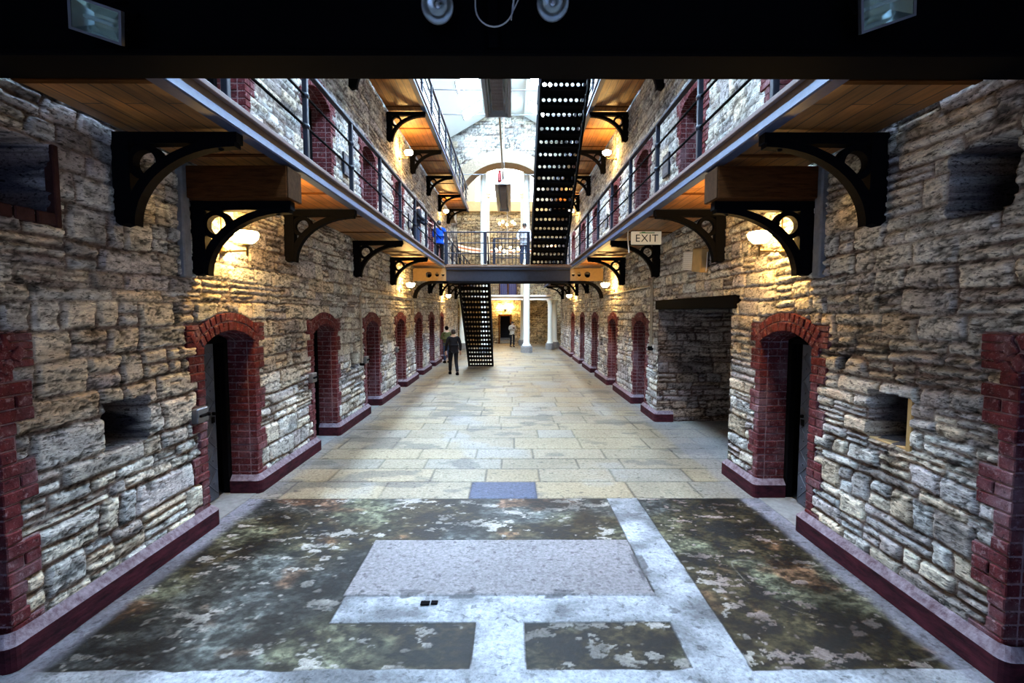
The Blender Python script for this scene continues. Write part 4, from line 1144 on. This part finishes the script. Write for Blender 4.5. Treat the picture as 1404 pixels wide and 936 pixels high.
# columns
def column(x, y, r, h, label):
    t = thing('iron_column', label, 'column', (x, y, 0), 0, 'white columns of the far hall')
    n = 20
    b = MB(); b.lathe([(r * 1.9, 0), (r * 1.95, .05), (r * 1.95, .34), (r * 1.7, .40), (r * .9, .405)], 8, Matrix.Rotation(PI / 8, 4, 'Z'), smooth=False); b.build('plinth', M['plinth'], t)
    b = MB(); b.lathe([(r * 1.35, .40), (r * 1.35, .46), (r * 1.05, .52), (r, .6), (r * .92, h - .35), (r * .92, h - .3)], n); b.build('shaft', M['column'], t)
    b = MB(); b.lathe([(r * .92, h - .3), (r * 1.25, h - .26), (r * 1.05, h - .2), (r * 1.5, h - .06), (r * 1.6, h)], n); b.build('capital', M['column'], t)
HT = 10.6
column(.94, 27.4, .19, HT, 'tall white column right of centre standing nearest on a grey plinth')
column(-1.56, 27.4, .19, HT, 'tall white column left of centre partly behind the lower stair')
column(.86, 33.2, .17, HT, 'slim white column behind the tall right-hand one')
column(-1.62, 33.2, .17, HT, 'slim white column behind the tall left-hand one')
column(2.50, 29.6, .15, 3.15, 'short white column left of a pair by the far right wall end')
column(2.92, 31.0, .17, 3.15, 'short white column right of a pair by the far right wall end')
column(-3.10, 29.8, .17, 3.15, 'short white column by the far end of the left wall')
# chandelier
t = thing('chandelier', 'two-tier chandelier with glowing bulbs hanging in the far hall', 'chandelier', (-.20, 29.2, 0))
b = MB(); b.tube([(0, 0, 6.1), (0, 0, 13.9)], .02, 8); b.sphere((0, 0, 6.0), .12, 10); b.lathe([(.02, 5.75), (.16, 5.82), (.2, 5.95), (.05, 6.02)], 12); b.build('stem', M['steel'], t)
for R_, z, n in ((.78, 6.15, 8), (.5, 7.75, 5)):
    b = MB(); b.tube([(R_ * math.cos(2 * PI * k / 24), R_ * math.sin(2 * PI * k / 24), z) for k in range(25)], .015, 6)
    for k in range(n): a = 2 * PI * k / n; b.tube([(0, 0, z - .1), (R_ * .6 * math.cos(a), R_ * .6 * math.sin(a), z - .16), (R_ * math.cos(a), R_ * math.sin(a), z)], .012, 6)
    rg_ = b.build('ring', M['brass'], t)
    for k in range(n):
        a = 2 * PI * (k + .3) / n
        b = MB(); b.sphere((R_ * math.cos(a), R_ * math.sin(a), z + .09), .075, 8, 1, 1, 1.15); b.build('bulb', M['bulb'], rg_)
# lamp cluster above the back doorway
t = thing('wall_lantern', 'bright triple lamp above the dark doorway at the far end', 'lamp', (-.41, YB - .06, 2.55))
b = MB(); b.box(-.06, .06, -.02, .06, -.12, .12, ch=.01)
for s in (-1, 0, 1): b.tube([(0, -.02, 0), (s * .2, -.12, -.05), (s * .36, -.16, .06)], .014, 6)
b.build('bracket', M['iron'], t)
for s in (-1, 0, 1):
    b = MB(); b.sphere((s * .36, -.18, .16), .10, 8); b.build('globe', M['lamp'], t)

# ---------------------------------------------------------------- rear of the hall behind the camera
b = MB(); b.box(-3.6, 3.5, -4.3, -4.2, 0, .6); b.box(-3.6, -2.4, -4.3, -4.2, .6, 3.6); b.box(2.4, 3.5, -4.3, -4.2, .6, 3.6); b.box(-3.6, 3.5, -4.3, -4.2, 3.6, 13); o = b.build('wall_rear', M['deep']); o['kind'] = 'structure'
wn += 1
r = struct_empty('window_%d' % wn, (0, -4.25, .6))  # unseen window, added for bluish foreground light and floodlight reflections
b = MB(); b.box(-2.4, 2.4, -.03, -.01, 0, 3.0); b.build('pane', M['rearpane'], r)
b = MB()
for i in range(7): b.box(-2.4 + i * .8 - .03, -2.4 + i * .8 + .03, -.01, .04, 0, 3)
for i in range(4): b.box(-2.4, 2.4, -.01, .04, i - .03, i + .03)
b.build('frame', M['white'], r)

# ---------------------------------------------------------------- signs, boxes, conduits
t = thing('exit_sign', 'white EXIT sign hanging under the right first floor gallery', 'sign', (2.60, 9.05, 3.685))
b = MB(); b.box(-.285, .285, -.035, .035, 0, .245, ch=.008); case = b.build('sign_case', M['sign'], t)
cu = bpy.data.curves.new('exit_text', 'FONT'); cu.body = 'EXIT'; cu.size = .20; cu.align_x = 'CENTER'; cu.extrude = .002; cu.space_character = 1.1
tmp = bpy.data.objects.new('tmp', cu); COL.objects.link(tmp)
bpy.context.view_layer.update()
me = bpy.data.meshes.new_from_object(tmp.evaluated_get(bpy.context.evaluated_depsgraph_get())); bpy.data.objects.remove(tmp)
me.materials.clear(); me.materials.append(M['sign_text'])
o = link(bpy.data.objects.new('lettering', me), case); o.location = (0, -.038, .045); o.rotation_euler = (PI / 2, 0, 0)
b = MB(); b.box(-.14, .15, -.039, -.035, .205, .222); b.box(-.10, -.03, -.039, -.035, .222, .232); b.build('green_emblem', M['green'], case)
b = MB(); b.box(-.28, .28, -.02, .02, .24, .255); b.tube([(-.2, 0, .24), (-.2, 0, .26)], .01, 6); b.build('hanger', M['iron'], t)
b = MB(); b.tube([(2.24, 9.0, 3.95), (2.235, 9.0, 3.80), (2.25, 9.0, 3.66), (2.27, 9.02, 3.52)], .012, 6); o = b.build('sign_cable', M['cable_white']); tag(o, 'short white cable hanging beside the EXIT sign', 'cable')
t = thing('wall_heater_box', 'tan box with white ribbed end on right wall above the lintel', 'box', (XR - .02, 7.60, 3.22), 0)
t.rotation_euler = (math.radians(7), 0, 0)
b = MB(); b.box(-.13, 0, 0, .36, -.19, .20, ch=.012); b.build('tan_case', M['tan'], t)
b = MB(); b.box(-.12, 0, .36, .80, -.17, .15, ch=.01)
for k in range(9): b.box(-.14, -.12, .365, .79, -.16 + k * .034, -.142 + k * .034, ch=.004)
b.build('ribbed_end', M['white'], t)
b = MB(); b.tube([(-.03, -.01, .14), (-.05, -.06, .06), (-.05, -.06, -.10), (-.03, .0, -.17)], .008, 6); b.build('lead', M['cable_white'], t)
def conduit(X, sgn, y0, z0, y1, z1, drops, label, zdrop, box):
    t = thing('conduit', label, 'pipe', (X + sgn * .05, 0, 0))
    b = MB(); b.tube([(0, y0, zdrop), (0, y0, z0 - .05), (0, y0 + .05, z0), (0, y1, z1)], .022, 8); b.build('main_run', M['conduit'], t)
    for y, zb in drops:
        b = MB(); b.tube([(0, y, z0 + (z1 - z0) * (y - y0) / (y1 - y0)), (0, y, zb)], .016, 6); b.build('drop', M['conduit'], t)
    b = MB(); b.box(-.05, .06, y0 - box / 2, y0 + box / 2, zdrop - box, zdrop, ch=.01); b.build('outlet_box', M['iron'], t)
conduit(XL, 1, 10.42, 2.84, 29.5, 2.86, [(16.0, 1.5), (22.0, 1.4)], 'pale conduit pipe running along the left wall from a dropper', 1.25, .06)
conduit(XR, -1, 10.55, 2.98, 29.5, 2.84, [(16.6, 1.3)], 'pale conduit pipe running along the right wall beside the opening', 1.62, .10)
b = MB(); b.tube([(XR - .04, 10.5, 3.9), (XR - .04, 10.5, 1.66)], .02, 8); o = b.build('riser_pipe', M['conduit']); tag(o, 'vertical pipe by the far edge of the wide right opening', 'pipe')
for side, X, nm in ((1, XL, 'left'), (-1, XR, 'right')):
    for k, y in enumerate((9.75, 15.7)):
        t = thing('cell_plaque', ('dark framed panel on the %s first floor wall between the near doors' if k == 0 else 'dark framed panel on the %s first floor wall farther along') % nm, 'plaque', (X + side * .035, y, 5.16), 0 if side > 0 else PI, 'framed panels on the first floor walls')
        b = MB(); b.box(-.02, .02, -.19, .19, 0, .44, ch=.006); b.build('panel', M['rail'], t)
        b = MB(); b.box(.018, .024, -.13, .13, .24, .38); b.box(.018, .024, -.13, .13, .06, .18); b.build('inlay', M['door_b'], t)
# small dark strip lying on the floor and a grating
b = MB(); b.box(-.74, -.665, 3.67, 3.72, .004, .016, ch=.003); b.box(-.655, -.60, 3.68, 3.725, .004, .016, ch=.003); o = b.build('floor_plate', M['iron']); tag(o, 'small black metal strip lying on the pale concrete patch', 'plate')

# ---------------------------------------------------------------- people
def skin_mesh(name, verts, edges, radii, mat, parent, root=0, sub=1):
    me = bpy.data.meshes.new(name); me.from_pydata([tuple(v) for v in verts], edges, [])
    o = bpy.data.objects.new(name, me); COL.objects.link(o)
    md = o.modifiers.new('s', 'SKIN')
    for i, d in enumerate(me.skin_vertices[0].data):
        r = radii[i]; d.radius = (r, r) if not isinstance(r, tuple) else r; d.use_root = (i == root)
    s2 = o.modifiers.new('d', 'SUBSURF'); s2.levels = sub; s2.render_levels = sub
    bpy.context.view_layer.update()
    me2 = bpy.data.meshes.new_from_object(o.evaluated_get(bpy.context.evaluated_depsgraph_get()))
    bpy.data.objects.remove(o); 
    me2.polygons.foreach_set('use_smooth', [True] * len(me2.polygons)); me2.materials.clear(); me2.materials.append(mat); me2.name = name
    return link(bpy.data.objects.new(name, me2), parent)

def cloth(name, c): return principled(name, c, .9, noise=.35, scale=18, spec=.1)

def person(label, loc, rz, arms, legs, top, trousers, hair=M['hair'], H=1.72, lean=0.0, coat=False, cap=None, bag=None):
    """faces +y locally. arms: [(elbow, wrist)] left/right; legs: [(knee, ankle)]"""
    t = thing('person', label, 'person', loc, rz); t.scale = (H / 1.72,) * 3
    V = []; Ed = []; R = []
    def add(p, r, prev=None):
        V.append(p); R.append(r)
        if prev is not None: Ed.append((prev, len(V) - 1))
        return len(V) - 1
    ly = lean
    pel = add((0, 0, .93), (.15, .10)); wai = add((0, ly * .3, 1.08), (.135, .095), pel); che = add((0, ly * .7, 1.30), (.165, .11), wai); nek0 = add((0, ly, 1.44), (.09, .075), che)
    nek = add((0, ly + .015, 1.50), .055, nek0); chin = add((0, ly + .035, 1.565), (.062, .07), nek); crn = add((0, ly + .03, 1.645), (.076, .09), chin); top_ = add((0, ly + .015, 1.70), (.045, .055), crn)
    hands = []
    for s, (el, wr) in zip((-1, 1), arms):
        sh = add((s * .185, ly, 1.405), .058, nek0); e_ = add(el, .042, sh); w_ = add(wr, .028, e_)
        d = (Vector(wr) - Vector(el)).normalized()
        side_ = d.cross(Vector((0, 1, 0))); 
        if side_.length < .3: side_ = d.cross(Vector((0, 0, 1)))
        side_.normalize(); nrm = side_.cross(d).normalized()
        pm = Vector(wr) + d * .07; p_ = add(tuple(pm), (.036, .018), w_)
        for q in range(4):
            off = (q - 1.5) * .019; L = (.072, .082, .078, .062)[q]
            k0 = pm + d * .032 + side_ * off; i0 = add(tuple(k0), .0095, p_)
            i1 = add(tuple(k0 + d * L * .5 + nrm * .006), .0088, i0); add(tuple(k0 + d * L * .9 + nrm * .024), .0075, i1)
        th = Vector(wr) + d * .03 - side_ * .035; i0 = add(tuple(th), .011, w_); add(tuple(th + d * .045 - side_ * .012 + nrm * .012), .009, i0)
    for s, (kn, an) in zip((-1, 1), legs):
        hp = add((s * .095, 0, .88), .088, pel); k_ = add(kn, .058, hp); c_ = add(tuple((Vector(kn) * .65 + Vector(an) * .35)), .056, k_); a_ = add(an, .038, c_)
        add((an[0], an[1] + .10, an[2] - .045), (.040, .028), a_)
    skin_mesh('body', V, Ed, R, M['skin'], t)
    body = t.children[0]
    # face
    fy = ly + .03
    f = MB(); f.prism([(-.012, 0), (.012, 0), (.0, .02)], 'z', 1.59, 1.63, Matrix.Translation((0, fy + .085, 0))); 
    for s in (-1, 1): f.sphere((s * .079, fy, 1.61), .02, 6, .5, 1, 1.5)
    face1 = f; f = MB()
    for s in (-1, 1): f.sphere((s * .03, fy + .083, 1.635), .009, 6)
    f.box(-.024, .024, fy + .078, fy + .086, 1.572, 1.580); bm = bmesh.new(); bm.from_mesh(body.data); body.data.materials.append(M['hair'])
    for part, mi in ((face1, 0), (f, 1)):
        vs = [bm.verts.new(v) for v in part.v]
        for fc in part.f:
            try: bm.faces.new([vs[i] for i in fc]).material_index = mi
            except ValueError: pass
    bm.to_mesh(body.data); bm.free()
    h = MB(); h.lathe([(.088, -.02), (.094, .03), (.085, .075), (.05, .11), (.001, .118)], 14, Matrix.Translation((0, fy - .014, 1.615)) @ Matrix.Diagonal((.93, 1.10, 1, 1)))
    h.lathe([(.06, -.07), (.08, -.04), (.088, 0)], 14, Matrix.Translation((0, fy - .03, 1.615)))
    h.build('cap' if cap else 'hair', cap or hair, t)
    # clothes
    V, Ed, R = [], [], []
    bot = .62 if coat else .86
    a0 = add((0, 0, .98), (.178, .125)); a1 = add((0, ly * .3, 1.12), (.165, .12), a0); a2 = add((0, ly * .7, 1.31), (.19, .132), a1); a3 = add((0, ly, 1.43), (.11, .095), a2); add((0, ly + .01, 1.475), .075, a3)
    a4 = add((0, 0, bot), (.20, .15), a0)
    for s, (el, wr) in zip((-1, 1), arms):
        sh = add((s * .19, ly, 1.40), .078, a3); e_ = add(el, .060, sh); add(tuple(Vector(el) * .08 + Vector(wr) * .92), .046, e_)
    skin_mesh('coat' if coat else 'jacket', V, Ed, R, top, t)
    V, Ed, R = [], [], []
    p0 = add((0, 0, .97), (.155, .11))
    for s, (kn, an) in zip((-1, 1), legs):
        hp = add((s * .095, 0, .86), .105, p0); k_ = add(kn, .078, hp); add((an[0], an[1], an[2] + .01), .062, k_)
    skin_mesh('trousers', V, Ed, R, trousers, t)
    for s, (kn, an) in zip((-1, 1), legs):
        f = MB(); f.prism([(-.045, -.07), (.045, -.07), (.052, .10), (.035, .19), (-.035, .19), (-.052, .10)], 'z', an[2] - .085, an[2] - .025, Matrix.Translation((an[0], an[1], 0)))
        f.box(-.045 + an[0], .045 + an[0], an[1] - .07, an[1] + .07, an[2] - .03, an[2] + .03, ch=.02); f.build('shoe', M['black'], t)
    if bag:
        f = MB(); f.box(*bag, ch=.03); f.build('camera', M['black'], t)
    return t
ST = [((-.10, .02, .49), (-.11, -.01, .085)), ((.10, .03, .49), (.12, .0, .085))]
WK = [((-.10, .16, .50), (-.10, .20, .085)), ((.10, .02, .49), (.10, -.24, .10))]
DOWN = [((-.27, -.02, 1.13), (-.28, .06, .88)), ((.27, -.02, 1.13), (.28, .06, .88))]
FOLD = [((-.26, .04, 1.14), (-.08, .26, 1.18)), ((.26, .04, 1.14), (.10, .26, 1.16))]
CAM_ = [((-.25, .08, 1.16), (-.07, .28, 1.30)), ((.25, .08, 1.16), (.07, .28, 1.30))]
LEAN = [((-.28, .16, 1.16), (-.24, .38, 1.02)), ((.28, .10, 1.15), (.24, .36, 1.04))]
navy = cloth('navy_coat', (.018, .022, .035)); denim = cloth('blue_denim', (.045, .065, .12)); dark = cloth('dark_cloth', (.012, .012, .015))
person('person in dark coat leaning on the left first floor railing', (-2.97, 14.9, F1 + .006), -PI / 2 + .3, LEAN, ST, navy, denim, lean=.06, coat=True, H=1.76)
person('person in bright blue jacket standing at the end of the left gallery', (-2.70, 17.9, F1 + .006), -.2, FOLD, ST, cloth('bright_blue_jacket', (.01, .08, .62)), dark, H=1.72)
person('person in pale grey top on the footbridge beside the upper stair', (.50, 16.9, 4.0), PI, LEAN, ST, cloth('pale_grey_top', (.50, .52, .56)), denim, H=1.55)
person('person in olive jacket and jeans standing by the left wall', (-2.98, 21.8, 0), .5, FOLD, ST, cloth('olive_jacket', (.09, .09, .035)), denim, cap=M['black'])
person('person in dark clothes walking in front of the lower staircase', (-2.17, 17.7, 0), .3, DOWN, WK, dark, dark, H=1.72)
person('person in pale jacket with a camera standing near the far doorway', (.12, 31.8, 0), PI + .3, CAM_, ST, cloth('pale_jacket', (.45, .38, .30)), dark, bag=(-.07, .07, .27, .36, 1.26, 1.36))

# ---------------------------------------------------------------- world, camera, view
w = bpy.data.worlds.new('World'); SC.world = w; w.use_nodes = True
w.node_tree.nodes['Background'].inputs[0].default_value = (.5, .6, .8, 1); w.node_tree.nodes['Background'].inputs[1].default_value = .02
cam = bpy.data.cameras.new('Camera'); co = bpy.data.objects.new('Camera', cam); COL.objects.link(co); SC.camera = co
cam.sensor_width = 36; cam.lens = 640 / 1404 * 36; cam.clip_start = .05; cam.clip_end = 200
co.location = (0, 0, 2.4)
co.rotation_euler = (PI / 2 - math.atan(41 / 640), 0, -math.atan(2 / 640))
SC.view_settings.view_transform = 'Standard'; SC.view_settings.look = 'None'; SC.view_settings.gamma = 1.0
SC.view_settings.use_curve_mapping = False; SC.view_settings.exposure = 0.0
SC.cycles.max_bounces = 8; SC.cycles.diffuse_bounces = 4; SC.cycles.glossy_bounces = 3; SC.cycles.transmission_bounces = 6
SC.cycles.sample_clamp_indirect = 6.0
SC.cycles.use_denoising = True
